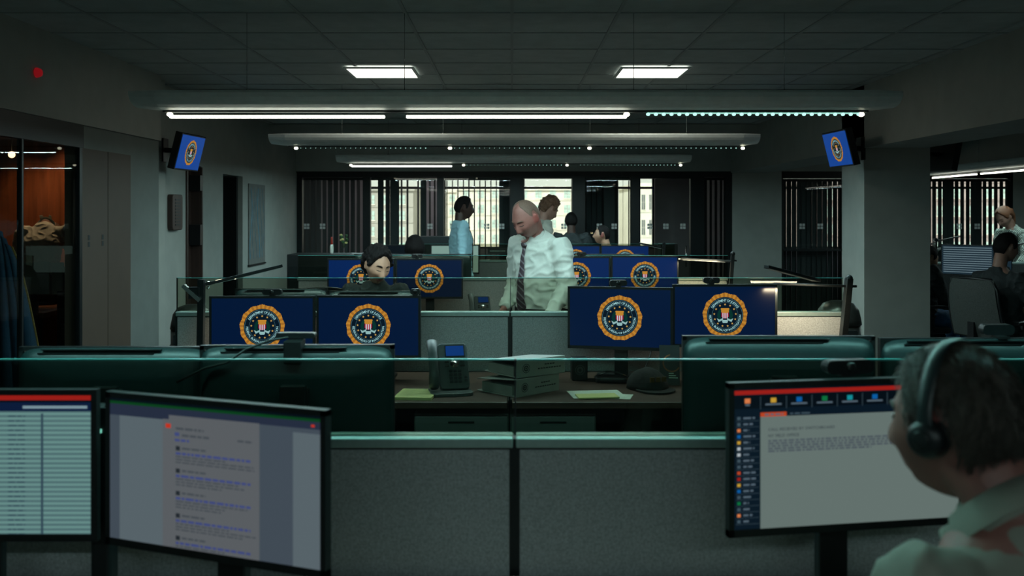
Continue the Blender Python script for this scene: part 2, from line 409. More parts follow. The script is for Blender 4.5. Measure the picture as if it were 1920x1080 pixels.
def blind(name_label, a, b_, slats, y, ztop, zbot=.15, w=.085, m='slat'):
    root = thing('vertical_blind', name_label, 'blind', (0, 0, 0))
    MB().box((X(a, YW), y - .03, ztop - .04), (X(b_, YW), y + .03, ztop), 'dark_frame').build('head_rail', root)
    mb = MB()
    for px, ang in slats:
        x = X(px, y); t = R(ang); dx, dy = math.cos(t) * w / 2, math.sin(t) * w / 2
        nx, ny = -math.sin(t) * .0012, math.cos(t) * .0012
        vs = [(x + sx * dx + sy * nx, y + sx * dy + sy * ny, z) for z in (zbot, ztop - .04) for sx, sy in ((-1, -1), (1, -1), (1, 1), (-1, 1))]
        mb.add(vs, [(0,3,2,1),(4,5,6,7),(0,1,5,4),(1,2,6,5),(2,3,7,6),(3,0,4,7)], m)
    mb.build('slats', root, fixn=False)
    return root
YB = YW + .17
rnd = random.Random(3)
blind('dark vertical blind drawn across the dim left end of the glass wall', 560, 684, [(566 + i * 10.6, 60 + rnd.uniform(-6, 6)) for i in range(11)], YB, zh)
blind('vertical blind in the bright bay left of the man in the pale blue shirt', 690, 824, [(714, 20), (727, 50), (737, 8), (743, 8), (753, 80), (764, 78), (784, 80), (794, 10), (806, 78), (815, 78)], YB, zh)
blind('vertical blind with thin open slats behind the man in pale blue', 828, 958, [(838 + i * 10.3, 84 - i * .4 + rnd.uniform(-2, 2)) for i in range(10)] + [(941, 20), (949, 30)], YB, zh)
blind('vertical blind beside the glass door, its slats bunched to the right', 1096, 1184, [(1104 + i * 10, 40) for i in range(3)] + [(1138, 5), (1147, 5), (1158, 70), (1168, 82), (1179, 74)], YB, zh)
blind('narrow vertical blind at the right end of the glass wall', 1320, 1361, [(1323 + i * 9.6, 55) for i in range(5)], YB, zh)
# two windows right of the pier
def rwin(idx, a, b_, slats, lab):
    w = sroot('window_%d' % idx); x0, x1 = X(a, YW), X(b_, YW); zt = ZB + .02
    f = MB(); frame_bar(f, x0, x0 + .03, 0, zt); frame_bar(f, x1 - .03, x1, 0, zt); frame_bar(f, x0, x1, zt - .1, zt); frame_bar(f, x0, x1, .0, .1)
    frame_bar(f, x0, x1, Z(469, YW) - .015, Z(469, YW) + .015); f.build('window_frame', w)
    MB().box((x0 + .03, YW + .05, .1), (x1 - .03, YW + .058, zt - .1), 'clear_glass').build('pane', w)
    for p in ((a + b_) / 2 - 20, (a + b_) / 2 + 14): decals(p, w)
    blind(lab, a, b_, slats, YB, zt - .1)
rwin(8, 1465, 1586, [(1465 + i * 9.6 + 4.5, (24 if i < 4 or i > 8 else 19) if i != 4 else 2) for i in range(13)], 'vertical blind of dark slats in the window between the pale pier and the column')
rwin(9, 1742, 1900, [(1741 + i * 10.5, 30 if i not in (3, 4, 8, 9) else 6) for i in range(15)], 'vertical blind with wide gaps in the window past the column')

# left glazed office
XO = -2.90
hg = Z(254, 5.44)
w = sroot('window_10')
f = MB(); f.box((XO - .04, 2.0, hg), (XO + .01, 6.48, ZB + .02), 'dark_frame')
f.box((XO - .03, 6.44, 0), (XO + .0, 6.48, hg), 'dark_frame'); f.box((XO - .03, 5.68, 0), (XO, 5.70, hg), 'dark_frame'); f.box((XO - .04, 2.0, 0), (XO, 6.48, .08), 'dark_frame')
f.build('window_frame', w)
MB().box((XO - .02, 2.0, .08), (XO - .01, 5.68, hg), 'office_glass').build('pane', w)
MB().box((XO - .02, 5.70, .08), (XO - .01, 6.44, hg), 'office_glass').build('pane', w)
t = MB(); t.box((XO - .12, 6.48, 0), (XO, 6.885, hg - .0), 'tan_panel'); t.box((XO - .12, 6.895, 0), (XO, 7.30, hg), 'tan_panel')
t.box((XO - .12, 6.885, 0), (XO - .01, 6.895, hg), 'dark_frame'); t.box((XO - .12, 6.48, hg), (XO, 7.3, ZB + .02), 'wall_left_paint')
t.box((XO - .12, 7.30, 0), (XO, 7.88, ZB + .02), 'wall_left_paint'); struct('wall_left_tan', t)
for y, wd in ((6.58, 'nearer the glass'), (6.80, 'farther from the glass')):
    r = thing('wall_switch', 'small dark double switch on the tan wall panel, ' + wd, 'switch', (XO, y, 1.33))
    for z in (0, 1): MB().box((0, -.015, z * .045), (.002, .015, z * .045 + .035), 'slat').build('button', r)

b = MB(); b.box((-3.6, -2.5, 0), (-3.5, 2.0, ZC), 'wall_paint'); b.box((-8, 1.9, 0), (-2.9, 2.0, ZC), 'wall_paint'); struct('wall_left_near', b)
b = MB(); b.box((-8, 10.6 - .7, 0), (-7.9, 10.7, ZC), 'wood_wall'); b.box((-7.95, 2.0, 0), (-7.85, 9.9, ZC), 'wood_wall'); b.box((-7.9, 9.84, 0), (-3.31, 9.9, ZC), 'wood_wall')
b.box((-3.62, 8.25, 0), (-3.52, 9.84, ZC), 'wood_wall'); struct('wall_office', b)

# ceiling troffers, pendants
def troffer(x, y, lab):
    r = thing('ceiling_light', lab, 'ceiling light', (x, y, ZC - .012))
    fr = MB(); s = .25; fr.box((-s - .02, -s - .02, -.012), (-s, s + .02, 0), 'fixture_white').box((s, -s - .02, -.012), (s + .02, s + .02, 0), 'fixture_white')
    fr.box((-s, -s - .02, -.012), (s, -s, 0), 'fixture_white').box((-s, s, -.012), (s, s + .02, 0), 'fixture_white'); fr.build('frame', r)
    MB().box((-s, -s, -.006), (s, s, 0), 'troffer_lit').build('diffuser', r)
    area('troffer_lamp', (x, y, ZC - .04), (0, 0, 0), .45, .45, 4, (1, .95, .8))
troffer(-1.02, 7.60, 'square recessed ceiling light left of centre above the long hanging lights')
troffer(1.10, 7.60, 'square recessed ceiling light right of centre above the long hanging lights')
def pendant(y, segs, lab, xc=.02, L=2.11, zb=EYE + .555, watts=PENDANT_W, rz=0, col=PENDANT_COL):
    r = thing('pendant_light', lab, 'pendant light', (xc, y, zb), rz, 'long curved pendant lights')
    body = MB(); prof = []
    for i in range(13):
        a = math.pi + math.pi * i / 12; prof.append((.17 * math.cos(a), .10 + .085 * math.sin(a)))
    prof += [(.165, .112), (0, .125), (-.165, .112)]
    xs_ = [-L, -L + .15, L - .15, L]; sc_ = [.80, 1, 1, .80]
    vs = []; n_ = len(prof)
    for x, s_ in zip(xs_, sc_):
        for p in prof: vs.append((x, p[0] * (s_ if abs(x) == L else 1), .105 + (p[1] - .105) * s_))
    fs = [list(range(n_))[::-1], [3 * n_ + i for i in range(n_)]]
    for i in range(3):
        for j in range(n_): a, b2 = i * n_ + j, i * n_ + (j + 1) % n_; fs.append([a, b2, b2 + n_, a + n_])
    body.add(vs, fs, 'fixture_white', smooth=False); bo = body.build('shade', r)
    MB().box((-L + .15, -.03, .008), (L - .15, .03, .02), 'slat').build('louvre', r)
    for kind, x0, x1 in segs:
        if kind == 'tube':
            MB().box((x0, -.011, -.024), (x1, .011, -.008), 'tube_lit').build('lamp_tube', r, bev=.003)
            q = area('pendant_lamp', (0, 0, 0), (0, 0, 0), x1 - x0, .05, watts, col); q.parent = r; q.location = ((x0 + x1) / 2, 0, -.04)
        elif kind in ('dots', 'bright_dots'):
            x = x0; big = kind == 'bright_dots'; proto = {}
            while x < x1:
                t_ = .4 + .6 * abs(x - (x0 + x1) / 2 + .3) / 1.2
                s_ = .0075 * min(1, t_) if not big else .012
                key = round(s_, 4)
                if key not in proto: proto[key] = MB().ball((0, 0, 0), (s_, s_, s_ * .8), 'dot_bright' if big else 'dot_lit', 4).mesh('led')
                q = bpy.data.objects.new('led', proto[key]); C.objects.link(q); q.parent = r; q.location = (x, 0, -.002); x += .0435  # glint of each louvre cell, put in as a small glowing dot
            if big: MB().box((x0, -.004, .0), (x1, .004, .007), 'dot_lit').build('light_strip', r)
            q = area('pendant_lamp', (0, 0, 0), (0, 0, 0), x1 - x0, .05, watts * .75, col); q.parent = r; q.location = ((x0 + x1) / 2, 0, -.04)
        else:
            MB().ball((x0, 0, -.003), (.018, .018, .013), 'spot_lit', 6).build('end_spot', r)
    for x in (-1.5, -.62, .66, 1.5):
        cb_ = MB(); cb_.tube((x, 0, .12), (x, 0, ZC - zb - .013), .0018, 'chrome', 6); q = cb_.build('cable', r)
        MB().lathe([(.02, 0), (.012, .012)], 'chrome', (x, 0, .12), 10).build('cable_cap', q)
    return r
pendant(2.36, [('tube', -1.91, -.72), ('tube', -.6, .63), ('dots', .72, 1.94)], 'curved pendant light hanging over the near desks', watts=PENDANT_W * .6, col=NEAR_COL)
pendant(-.64, [('tube', -1.91, -.72), ('tube', -.6, .63), ('tube', .72, 1.94)], 'curved pendant light hanging behind the viewpoint', watts=PENDANT_W * .30, col=PENDANT_COL)
pendant(5.36, [('tube', -1.93, -.73), ('tube', -.61, .62), ('spot', .62, 0), ('bright_dots', .74, 1.92), ('spot', 1.93, 0), ('spot', -1.93, 0)], 'longest-looking curved pendant light with two bright tubes')
pendant(8.36, [('spot', -1.90, 0), ('dots', -1.86, -.75), ('spot', -.56, 0), ('dots', -.52, .6), ('spot', .655, 0), ('dots', .8, 1.96), ('spot', 1.99, 0)], 'middle curved pendant light showing only rows of dots between bright end points', zb=EYE + .57)
pendant(11.5, [('spot', -1.95, 0), ('tube', -1.94, -.74), ('spot', -.6, 0), ('dots', -.56, .6), ('spot', .64, 0), ('dots', .8, 1.97), ('spot', 2.0, 0)], 'far curved pendant light just in front of the glass wall', zb=EYE + .58)
pendant(10.9, [('tube', -1.9, -.72), ('tube', -.6, .6), ('tube', .72, 1.92)], 'curved pendant light in the side bay past the right column', xc=5.62, zb=EYE + .49, rz=R(90), watts=6)
# alarm light
o = MB().lathe([(.03, 0), (.03, .01), (.022, .03), (.008, .038)], 'red_lamp', n=16).build('warning_light')
o.location = (-2.875, 5.80, EYE + .85); o.rotation_euler = (0, R(90), 0); tag(o, 'small red warning lamp high on the left beam', 'warning light')

# buildings outside
def building(lab, x0, x1, y, ztop, m, pane, cols, rows, ww, wh, px0, dx, pz0, dz, depth=30):
    r = thing('building', lab, 'building', ((x0 + x1) / 2, y, -40)); cx = (x0 + x1) / 2
    wb = MB(); wb.box((x0 - cx, 0, 0), (x1 - cx, depth, ztop + 40), m); wb.box((x0 - cx - .3, -.4, ztop + 39.4), (x1 - cx + .3, depth, ztop + 40.2), m)
    for j in range(rows): wb.box((x0 - cx, -.12, pz0 - j * dz + 40 - wh / 2 - .5), (x1 - cx, 0, pz0 - j * dz + 40 - wh / 2 - .3), m)
    wb.build('wall', r)
    me = MB(); me.box((-ww / 2, -.06, -wh / 2), (ww / 2, .05, wh / 2), pane); me.box((-ww / 2 - .12, -.12, -wh / 2 - .15), (ww / 2 + .12, .04, -wh / 2), 'stone_white')
    me.box((-.06, -.1, -wh / 2), (.06, .0, wh / 2), 'stone_grey'); me.box((-ww / 2, -.1, -.05), (ww / 2, 0, .05), 'stone_grey')
    proto = None
    for j in range(rows):
        for i in range(cols):
            if proto is None: q = proto = me.build('window', r)
            else: q = proto.copy(); C.objects.link(q); q.parent = r
            q.location = (px0 + i * dx - cx, 0, pz0 - j * dz + 40)
    return r
zt = EYE + 5.4
building('tan brick building with rows of small pale windows beyond the glass door', -11.5, 17, 200, zt, 'brick_tan', 'pane_pale', 9, 4, 1.3, 1.7, -9.5, 3.0, zt - 1.4, 3.1)
building('pale stone tower with tall grouped windows seen through the second door', 24.5, 40, 190, zt + .4, 'stone_white', 'pane_dark', 8, 3, .7, 3.0, 26.0, 1.5, zt - 3.2, 5.0)
building('grey building at the bright left bay of the glass wall', -36, -17.5, 170, zt - .8, 'stone_grey', 'pane_pale', 6, 5, 1.1, 1.6, -33, 2.7, zt - 3, 2.8)
building('tan building right behind the man in the pale blue shirt', -16.8, -12.4, 215, zt - .1, 'brick_tan', 'pane_pale', 2, 5, 1.2, 1.6, -15.6, 2.2, zt - 2, 2.9)
building('pinkish brick building behind the slatted window right of the pier', 48, 66, 160, zt, 'brick_pink', 'pane_pale', 6, 5, 1.2, 1.6, 50, 2.8, zt - 2.2, 2.9)
building('red and white brick building outside the window past the column', 70, 96, 160, zt + 6, 'brick_pink', 'pane_pale', 9, 6, 1.4, 1.7, 71.5, 2.7, zt + 4, 3.0)
# ------------------------------------------------------------------ lettering and the round seal
_gl = {}
def glyph(ch):
    if ch not in _gl:
        cu = bpy.data.curves.new('t', 'FONT'); cu.body = ch; cu.size = 1; cu.resolution_u = 2; cu.align_x = 'CENTER'; cu.offset = .012
        ob = bpy.data.objects.new('t', cu); C.objects.link(ob); bpy.context.view_layer.update()
        me = bpy.data.meshes.new_from_object(ob.evaluated_get(bpy.context.evaluated_depsgraph_get()))
        vs = [(v.co.x, v.co.y) for v in me.vertices]; fs = [list(p.vertices) for p in me.polygons]
        xs_ = [v[0] for v in vs] or [0]; _gl[ch] = (vs, fs, max(xs_) - min(xs_))
        bpy.data.objects.remove(ob); bpy.data.curves.remove(cu); bpy.data.meshes.remove(me)
    return _gl[ch]
def text_line(mb, s, u, v, size, m, y, squeeze=1.0):
    for ch in s:
        if ch == ' ': u += size * .32 * squeeze; continue
        vs, fs, w = glyph(ch); w *= size * squeeze
        mb.add([(u + w / 2 + a * size * squeeze, y, v + b * size) for a, b in vs], fs, m); u += w + size * .10 * squeeze
    return u
def arc_text(mb, s, r, a0, a1, size, m, y, inside=False):
    ws = [(.30 if ch == ' ' else glyph(ch)[2] + .12) for ch in s]; tot = sum(ws); acc = 0
    for ch, w in zip(s, ws):
        a = R(a0 + (a1 - a0) * (acc + w / 2) / tot); acc += w
        if ch == ' ': continue
        vs, fs, _ = glyph(ch); rot = a + math.pi / 2 if inside else a - math.pi / 2
        cx, cz = r * math.cos(a), r * math.sin(a); c, s_ = math.cos(rot), math.sin(rot)
        mb.add([(cx + (p * c - (q - .35) * s_) * size, y, cz + (p * s_ + (q - .35) * c) * size) for p, q in vs], fs, m)
def disc(mb, r, m, y, n=64, r0=0.0, a0=0, a1=360, rx=1.0):
    st = n if a1 - a0 >= 360 else n + 1
    vs = []
    for k in range(st):
        a = R(a0 + (a1 - a0) * k / n); vs.append((r * rx * math.cos(a), y, r * math.sin(a)))
    if r0 == 0: mb.add(vs, [list(range(st))], m); return
    for k in range(st):
        a = R(a0 + (a1 - a0) * k / n); vs.append((r0 * rx * math.cos(a), y, r0 * math.sin(a)))
    mb.add(vs, [[k, (k + 1) % st, st + (k + 1) % st, st + k] for k in range(n)], m)
def seal_mesh():
    mb = MB(); st = .0025
    N = 180; vs = [(0, 0, 0)]
    for k in range(N):
        a = 2 * math.pi * k / N; f = (a * 13 / (2 * math.pi) + .25) % 1
        rr = .945 + .045 * (1 - abs(2 * f - 1)) + .010 * math.cos(a * 60)
        vs.append((rr * math.cos(a), 0, rr * math.sin(a)))
    for k in range(N):
        mb.add([vs[0], vs[k + 1], vs[(k + 1) % N + 1]], [(0, 1, 2)], 'sl_orange' if (k // 3) % 2 else 'sl_gold')
    disc(mb, .80, 'sl_navy', -st); disc(mb, .765, 'sl_ring', -2 * st, r0=.75); disc(mb, .775, 'sl_navy', -1.5 * st)
    disc(mb, .57, 'sl_ring', -2 * st, r0=.56)
    arc_text(mb, 'DEPARTMENT OF JUSTICE', .655, 150, 30, .145, 'sl_text', -3 * st)
    arc_text(mb, 'FEDERAL BUREAU OF INVESTIGATION', .655, 178, 362, .135, 'sl_text', -3 * st, True)
    for k in range(13):
        a = R(90 + 360 * k / 13); cx, cz = .475 * math.cos(a), .475 * math.sin(a); pv = []
        for i in range(10):
            rr = .052 if i % 2 == 0 else .024; t = R(90 + 36 * i); pv.append((cx + rr * math.cos(t), -3 * st, cz + rr * math.sin(t)))
        mb.add(pv, [list(range(10))], 'sl_star')
    disc(mb, .36, 'sl_green', -2.5 * st, 20, r0=.22, a0=120, a1=235, rx=.95); disc(mb, .36, 'sl_green', -2.5 * st, 20, r0=.22, a0=-55, a1=60, rx=.95)
    for i in range(7):
        x0 = -.16 + i * .32 / 7; lo = -.13 if 0 < i < 6 else -.07
        mb.add([(x0, -3 * st, .16), (x0 + .32 / 7, -3 * st, .16), (x0 + .32 / 7, -3 * st, lo), (x0, -3 * st, lo)], [(0, 1, 2, 3)], 'sl_red' if i % 2 == 0 else 'sl_white')
    sh = [(-.19, .28), (-.17, .31), (.17, .31), (.19, .28), (.165, .22), (.17, .14), (.09, .10), (-.09, .10), (-.17, .14), (-.165, .22)]
    mb.add([(a, -3.5 * st, b_) for a, b_ in sh], [list(range(10))], 'sl_gold')
    for pts in ([(-.12, -.30), (-.12, -.20), (.12, -.20), (.12, -.30), (.08, -.335), (-.08, -.335)], [(-.10, -.12), (-.09, -.20), (-.28, -.29), (-.36, -.13), (-.31, -.15), (-.25, -.19)],
                [(.10, -.12), (.09, -.20), (.28, -.29), (.36, -.13), (.31, -.15), (.25, -.19)]):
        mb.add([(a, -3.5 * st, b_) for a, b_ in pts], [list(range(6))], 'sl_ribbon')
    return mb.mesh('seal')
SEAL = seal_mesh()
def add_seal(parent, loc, r):
    o = bpy.data.objects.new('seal', SEAL); C.objects.link(o); o.parent = parent; o.location = loc; o.scale = (r, r, r)
    return o

# ------------------------------------------------------------------ monitors
MW, MH = .545, .325
_mon = {}
def mon_mesh(key, fn):
    if key not in _mon: _mon[key] = fn()
    return _mon[key]
def mlink(name, me, parent, bev=0):
    o = bpy.data.objects.new(name, me); C.objects.link(o); o.parent = parent
    return o
def shell_mesh():
    mb = MB(); w, h = MW / 2, MH / 2; b_ = .012
    for lo, hi in (((-w, -.006, -h), (-w + b_, .014, h)), ((w - b_, -.006, -h), (w, .014, h)), ((-w, -.006, h - b_), (w, .014, h)), ((-w, -.006, -h), (w, .014, -h + b_ + .004))):
        mb.box(lo, hi, 'bezel_black')
    return mb.mesh('bezel')
def back_mesh():
    mb = MB(); w, h = MW / 2, MH / 2
    sec = [(1, 1, .004), (.995, .985, .014), (.95, .86, .034), (.86, .70, .044), (.5, .45, .050)]
    vs = []; n = 48
    for sx, sz, y in sec:
        for k in range(n):
            a = 2 * math.pi * k / n + math.pi / n; c, s = math.cos(a), math.sin(a); e = .2
            vs.append((w * sx * math.copysign(abs(c) ** e, c), y, h * sz * math.copysign(abs(s) ** e, s)))
    fs = [list(range(n)), [4 * n + k for k in range(n)][::-1]]
    for i in range(4):
        for k in range(n): a, b_ = i * n + k, i * n + (k + 1) % n; fs.append([a, a + n, b_ + n, b_])
    mb.add(vs, fs[2:], 'back_shell', smooth=True); mb.add(vs, fs[:2], 'back_shell')
    mb.box((-.14, .020, h * .955), (.20, .0335, h * .965), 'black_plastic')
    return mb.mesh('back_shell')
def vent_mesh():
    mb = MB(); h = MH / 2
    mb.box((-.12, .027, h * .885), (.21, .033, h * .91), 'black_plastic'); return mb.mesh('vent_slot')
def screen_mesh(m):
    return lambda: MB().box((-MW / 2 + .012, -.004, -MH / 2 + .016), (MW / 2 - .012, .002, MH / 2 - .012), m).mesh('screen')
def monitor(x, y, ztop, yaw, lab, screen='scr_navy', seal=True, group=None, zdesk=.70, cat='monitor', content=None, sw=.119, pitch=0, stand=True, dx=0):
    r = thing('computer_monitor', lab, cat, (x, y, zdesk), yaw, group)
    zc = ztop - zdesk - MH / 2
    def put(o):
        o.location = (0, 0, zc); o.rotation_euler = (pitch, 0, 0); return o
    put(mlink('bezel', mon_mesh('bezel', shell_mesh), r)); bk = put(mlink('back_shell', mon_mesh('back', back_mesh), r))
    mlink('vent_slot', mon_mesh('vent', vent_mesh), bk)
    s = put(mlink('screen', mon_mesh(screen, screen_mesh(screen)), r))
    if seal: add_seal(s, (0, -.0045, .002), sw)
    if content: content(s)
    if stand:
        h = zc
        mb = MB(); mb.box((-.035 + dx, .06, .012), (.035 + dx, .085, h + .06), 'black_plastic'); mb.box((-.04 + dx, .045, h - .05), (.04 + dx, .065, h + .05), 'black_plastic'); mb.build('stand', r, bev=.004)
        MB().rbox((-.13 + dx, -.05, 0), (.13 + dx, .15, .012), .03, 'black_plastic', axis='z').build('stand_base', r)
    return r
def webcam(x, y, z, yaw, lab, w=.085, parent=None, bracket=True):
    r = thing('webcam', lab, 'webcam', (x, y, z), yaw)
    b = MB(); b.rbox((-w / 2, -.014, .006), (w / 2, .014, .036), .012, 'black_plastic'); b.build('body', r)
    c = MB(); c.lathe([(.011, 0), (.011, .004), (.006, .006)], 'dark_metal', n=16, mx=Matrix.Translation((0, -.014, .021)) @ Matrix.Rotation(R(90), 4, 'X')); c.build('lens', r)
    if bracket: MB().box((-.014, -.010, -.001), (.014, .05, .006), 'black_plastic').build('clip', r)
    return r

# ------------------------------------------------------------------ partitions, desks
ZCAP, ZGL = EYE - .538, EYE - .353
def partition(x0, x1, y, lab, glass_x=None, fabric='panel_fabric', gl=True, pane='partition_glass'):
    cx = (x0 + x1) / 2; hw = (x1 - x0) / 2
    r = thing('cubicle_partition', lab, 'partition', (cx, y, 0), 0, 'grey fabric cubicle partitions with glass tops')
    MB().box((-hw + .012, -.03, .1), (hw - .012, .03, ZCAP - .028), fabric).build('fabric_panel', r, bev=.004)
    MB().box((-hw + .004, -.034, ZCAP - .024), (hw - .004, .034, ZCAP), 'cap_metal').box((-hw + .004, -.028, ZCAP - .03), (hw - .004, .028, ZCAP - .024), 'bezel_black').build('cap_rail', r, bev=.003)
    MB().box((-hw, -.026, 0), (-hw + .012, .026, ZCAP - .004), 'bezel_black').box((hw - .012, -.026, 0), (hw, .026, ZCAP - .004), 'bezel_black').build('post', r)
    MB().box((-hw + .012, -.028, 0), (hw - .012, .028, .1), 'bezel_black').build('kick_plate', r)
    if gl:
        g = MB().box((-hw + .004, -.005, ZCAP), (hw, .005, ZGL - .0035), pane).build('glass_pane', r)
        MB().box((-hw, -.006, ZCAP), (-hw + .0038, .006, ZGL), 'bezel_black').build('gasket', r)
        MB().box((-hw + .004, -.005, ZGL - .0035), (hw, .005, ZGL), 'edge_glass').build('polished_edge', g)
    return r
ROW = {1: 2.33, 2: 5.27, 3: 8.06, 4: 11.1}
partition(-1.84, .006, ROW[1], 'near grey partition with glass top, on the document monitor side of the centre seam', pane='dark_glass')
partition(.006, 1.86, ROW[1], 'near grey partition with glass top, on the headset man side of the seam', pane='dark_glass')
partition(-1.84, -.010, ROW[2], 'grey partition behind the two seal monitors near the seated woman')
partition(-.010, 1.815, ROW[2], 'grey partition before the standing bald man, its end lit warm by a lamp')
partition(-1.80, -.01, ROW[3], 'grey partition behind the far seal monitors on the side of the seated woman')
partition(-.010, 1.81, ROW[3], 'grey partition in the third row behind the standing bald man')
partition(-1.30, .0, ROW[4], 'farthest grey partition in front of the man in the pale blue shirt')
partition(.0, 1.88, ROW[4], 'farthest grey partition in front of the seated man with a moustache')
def desk(x0, x1, y0, y1, lab, zt=.70, inset=(.05, .05)):
    r = thing('desk', lab, 'desk', ((x0 + x1) / 2, (y0 + y1) / 2, 0), 0, 'brown wooden desks along the partitions')
    hw, hd = (x1 - x0) / 2, (y1 - y0) / 2
    MB().box((-hw, -hd, zt - .03), (hw, hd, zt), 'desk_wood').build('desktop', r, bev=.004)
    for sx in (-1, 1):
        mb = MB(); a = sx * (hw - inset[sx > 0]); mb.box((a - .02, -hd + .06, .02), (a + .02, hd - .04, zt - .03), 'dark_metal'); mb.box((a - .03, -hd + .03, 0), (a + .03, hd - .02, .02), 'dark_metal'); mb.build('leg', r)
    MB().box((-hw + .07, hd - .05, .3), (hw - .07, hd - .03, zt - .03), 'dark_metal').build('modesty_panel', r)
    return r
def desk_pair(k, side, la, lb):
    y = ROW[k]; a, b_ = (y - .90, y - .035) if side < 0 else (y + .035, y + .64)
    q = (.62 if k == 2 and side < 0 else .05); desk(-1.78, -.02, a, b_, la, inset=(.05, q)); desk(.0, 1.78, a, b_, lb, inset=(q, .05))
desk_pair(2, -1, 'brown desk with the phone and the lower left seal monitors', 'brown desk with binders, loose papers and the lower right seal monitors')
desk_pair(1, 1, 'brown desk under the left pair of dark monitor backs', 'brown desk under the right pair of dark monitor backs')
desk_pair(2, 1, 'brown desk where the dark-haired woman sits', 'brown desk right in front of the standing bald man')
desk_pair(3, -1, 'brown desk under the seal monitors behind the seated woman', 'brown desk under the seal monitors behind the bald man')
desk_pair(3, 1, 'brown desk beyond the third partition on the left', 'brown desk beyond the third partition on the right')
desk_pair(4, -1, 'brown desk of the person with black hair seen from behind', 'brown desk under the farthest seal monitors')
desk_pair(4, 1, 'farthest brown desk on the left by the glass wall', 'farthest brown desk of the man with a moustache')
desk(-1.9, .25, 1.35, 2.28, 'near desk under the table-of-rows monitor and the document monitor'); desk(.28, 1.9, 1.55, 2.28, 'near desk in front of the headset man')
def pedestal(x, y, lab, w=.40):
    r = thing('drawer_pedestal', lab, 'cabinet', (x, y, 0), 0, 'grey drawer pedestals under the desk')
    MB().box((-w / 2, -.26, .03), (w / 2, .26, .63), 'pedestal_grey').build('body', r, bev=.004)
    for z0, z1 in ((.04, .22), (.23, .41), (.42, .62)):
        d = MB().box((-w / 2 + .006, -.278, z0), (w / 2 - .006, -.26, z1), 'pedestal_grey').build('drawer', r, bev=.003)
        MB().box((-.06, -.284, z1 - .03), (.06, -.278, z1 - .022), 'dark_metal').build('handle', d)
    MB().box((-w / 2 + .03, -.22, 0), (w / 2 - .03, .22, .03), 'bezel_black').build('plinth', r)
pedestal(-.235, 4.72, 'grey drawer pedestal left of the centre seam under the phone desk', .44); pedestal(.19, 4.72, 'grey drawer pedestal right of the centre seam under the paper desk', .40)

# ------------------------------------------------------------------ monitors in place
zt2 = Z(555, 4.98); zt2b = Z(537, 5.0)
monitor(X(492, 4.98), 4.98, zt2, R(1.5), 'blue seal monitor beside the dark post of the tall desk lamp')
monitor(X(691, 4.98), 4.98, Z(554, 4.98), R(-3), 'blue seal monitor in front of the seated woman, nearest the centre on the left')
monitor(X(1162, 4.98), 4.98, Z(538, 4.98) , R(-13), 'blue seal monitor turned slightly outward below the bald man\'s elbow')
monitor(X(1359, 4.98), 4.98, Z(533, 4.98), R(1), 'blue seal monitor beside the warm lit partition on the right')
ax = 7.78
monitor(X(677, ax), ax, Z(485, ax), R(0), 'bright blue seal monitor half hidden by the seated woman\'s head', 'scr_blue')
monitor(X(805, ax), ax, Z(485, ax), R(0), 'dimmer blue seal monitor right of the seated woman\'s head')
monitor(X(1081, ax), ax, Z(481, ax), R(0), 'bright blue seal monitor mostly hidden behind the bald man\'s arm', 'scr_blue')
monitor(X(1209, ax), ax, Z(480, ax), R(0), 'bright blue seal monitor in the third row right of the bald man', 'scr_blue')
ax = 10.8
monitor(X(1080, ax), ax, Z(460, ax), R(0), 'distant blue seal monitor at the bald man\'s shoulder', 'scr_blue', zdesk=.70)
monitor(X(1172, ax), ax, Z(460, ax), R(0), 'distant blue seal monitor below the seated man with a moustache', 'scr_blue', zdesk=.70)
monitor(X(853, 10.75), 10.75, Z(459, 10.75), R(0), 'distant monitor with a blank pale screen', 'pale_screen', False)
monitor(X(745, 10.75), 10.75, Z(459, 10.75), R(0), 'distant dark monitor with a red edged screen left of the blank pale screen', 'ui_darker', False)
# backs to us
zb1 = Z(647, 2.72)
monitor(X(212, 2.74), 2.76, Z(651, 2.74), R(180), 'dark monitor back behind the near glass, farther left one of two', 'ui_page', False)
monitor(X(562, 2.74), 2.72, Z(644, 2.74), R(182), 'dark monitor back carrying a webcam, below the left seal monitors', 'ui_page', False)
monitor(X(1458, 2.74), 2.74, Z(629, 2.74), R(179), 'dark monitor back below the warm lit partition, left of the headset man', 'ui_page', False)
monitor(X(1826, 2.74), 2.74, Z(633, 2.74), R(180), 'dark monitor back behind the headset man\'s head', 'ui_page', False)
for px, lab in ((528, 'monitor back lit warm by the desk lamp, left of the seated woman'), (702, 'dark monitor back hiding the seated woman\'s shoulders')):
    monitor(X(px, 5.66), 5.66, Z(541 if px < 600 else 545, 5.66), R(180), lab, 'ui_darker', False)
for px, lab in ((722, 'dark monitor back behind the third partition near the black chair top'), (826, 'dark monitor back right of the dim seal screen'), (1150, 'dark monitor back behind the bright seal screens on the right')):
    monitor(X(px, 8.5), 8.5, Z(476, 8.5) - .0, R(180), lab, 'ui_darker', False)
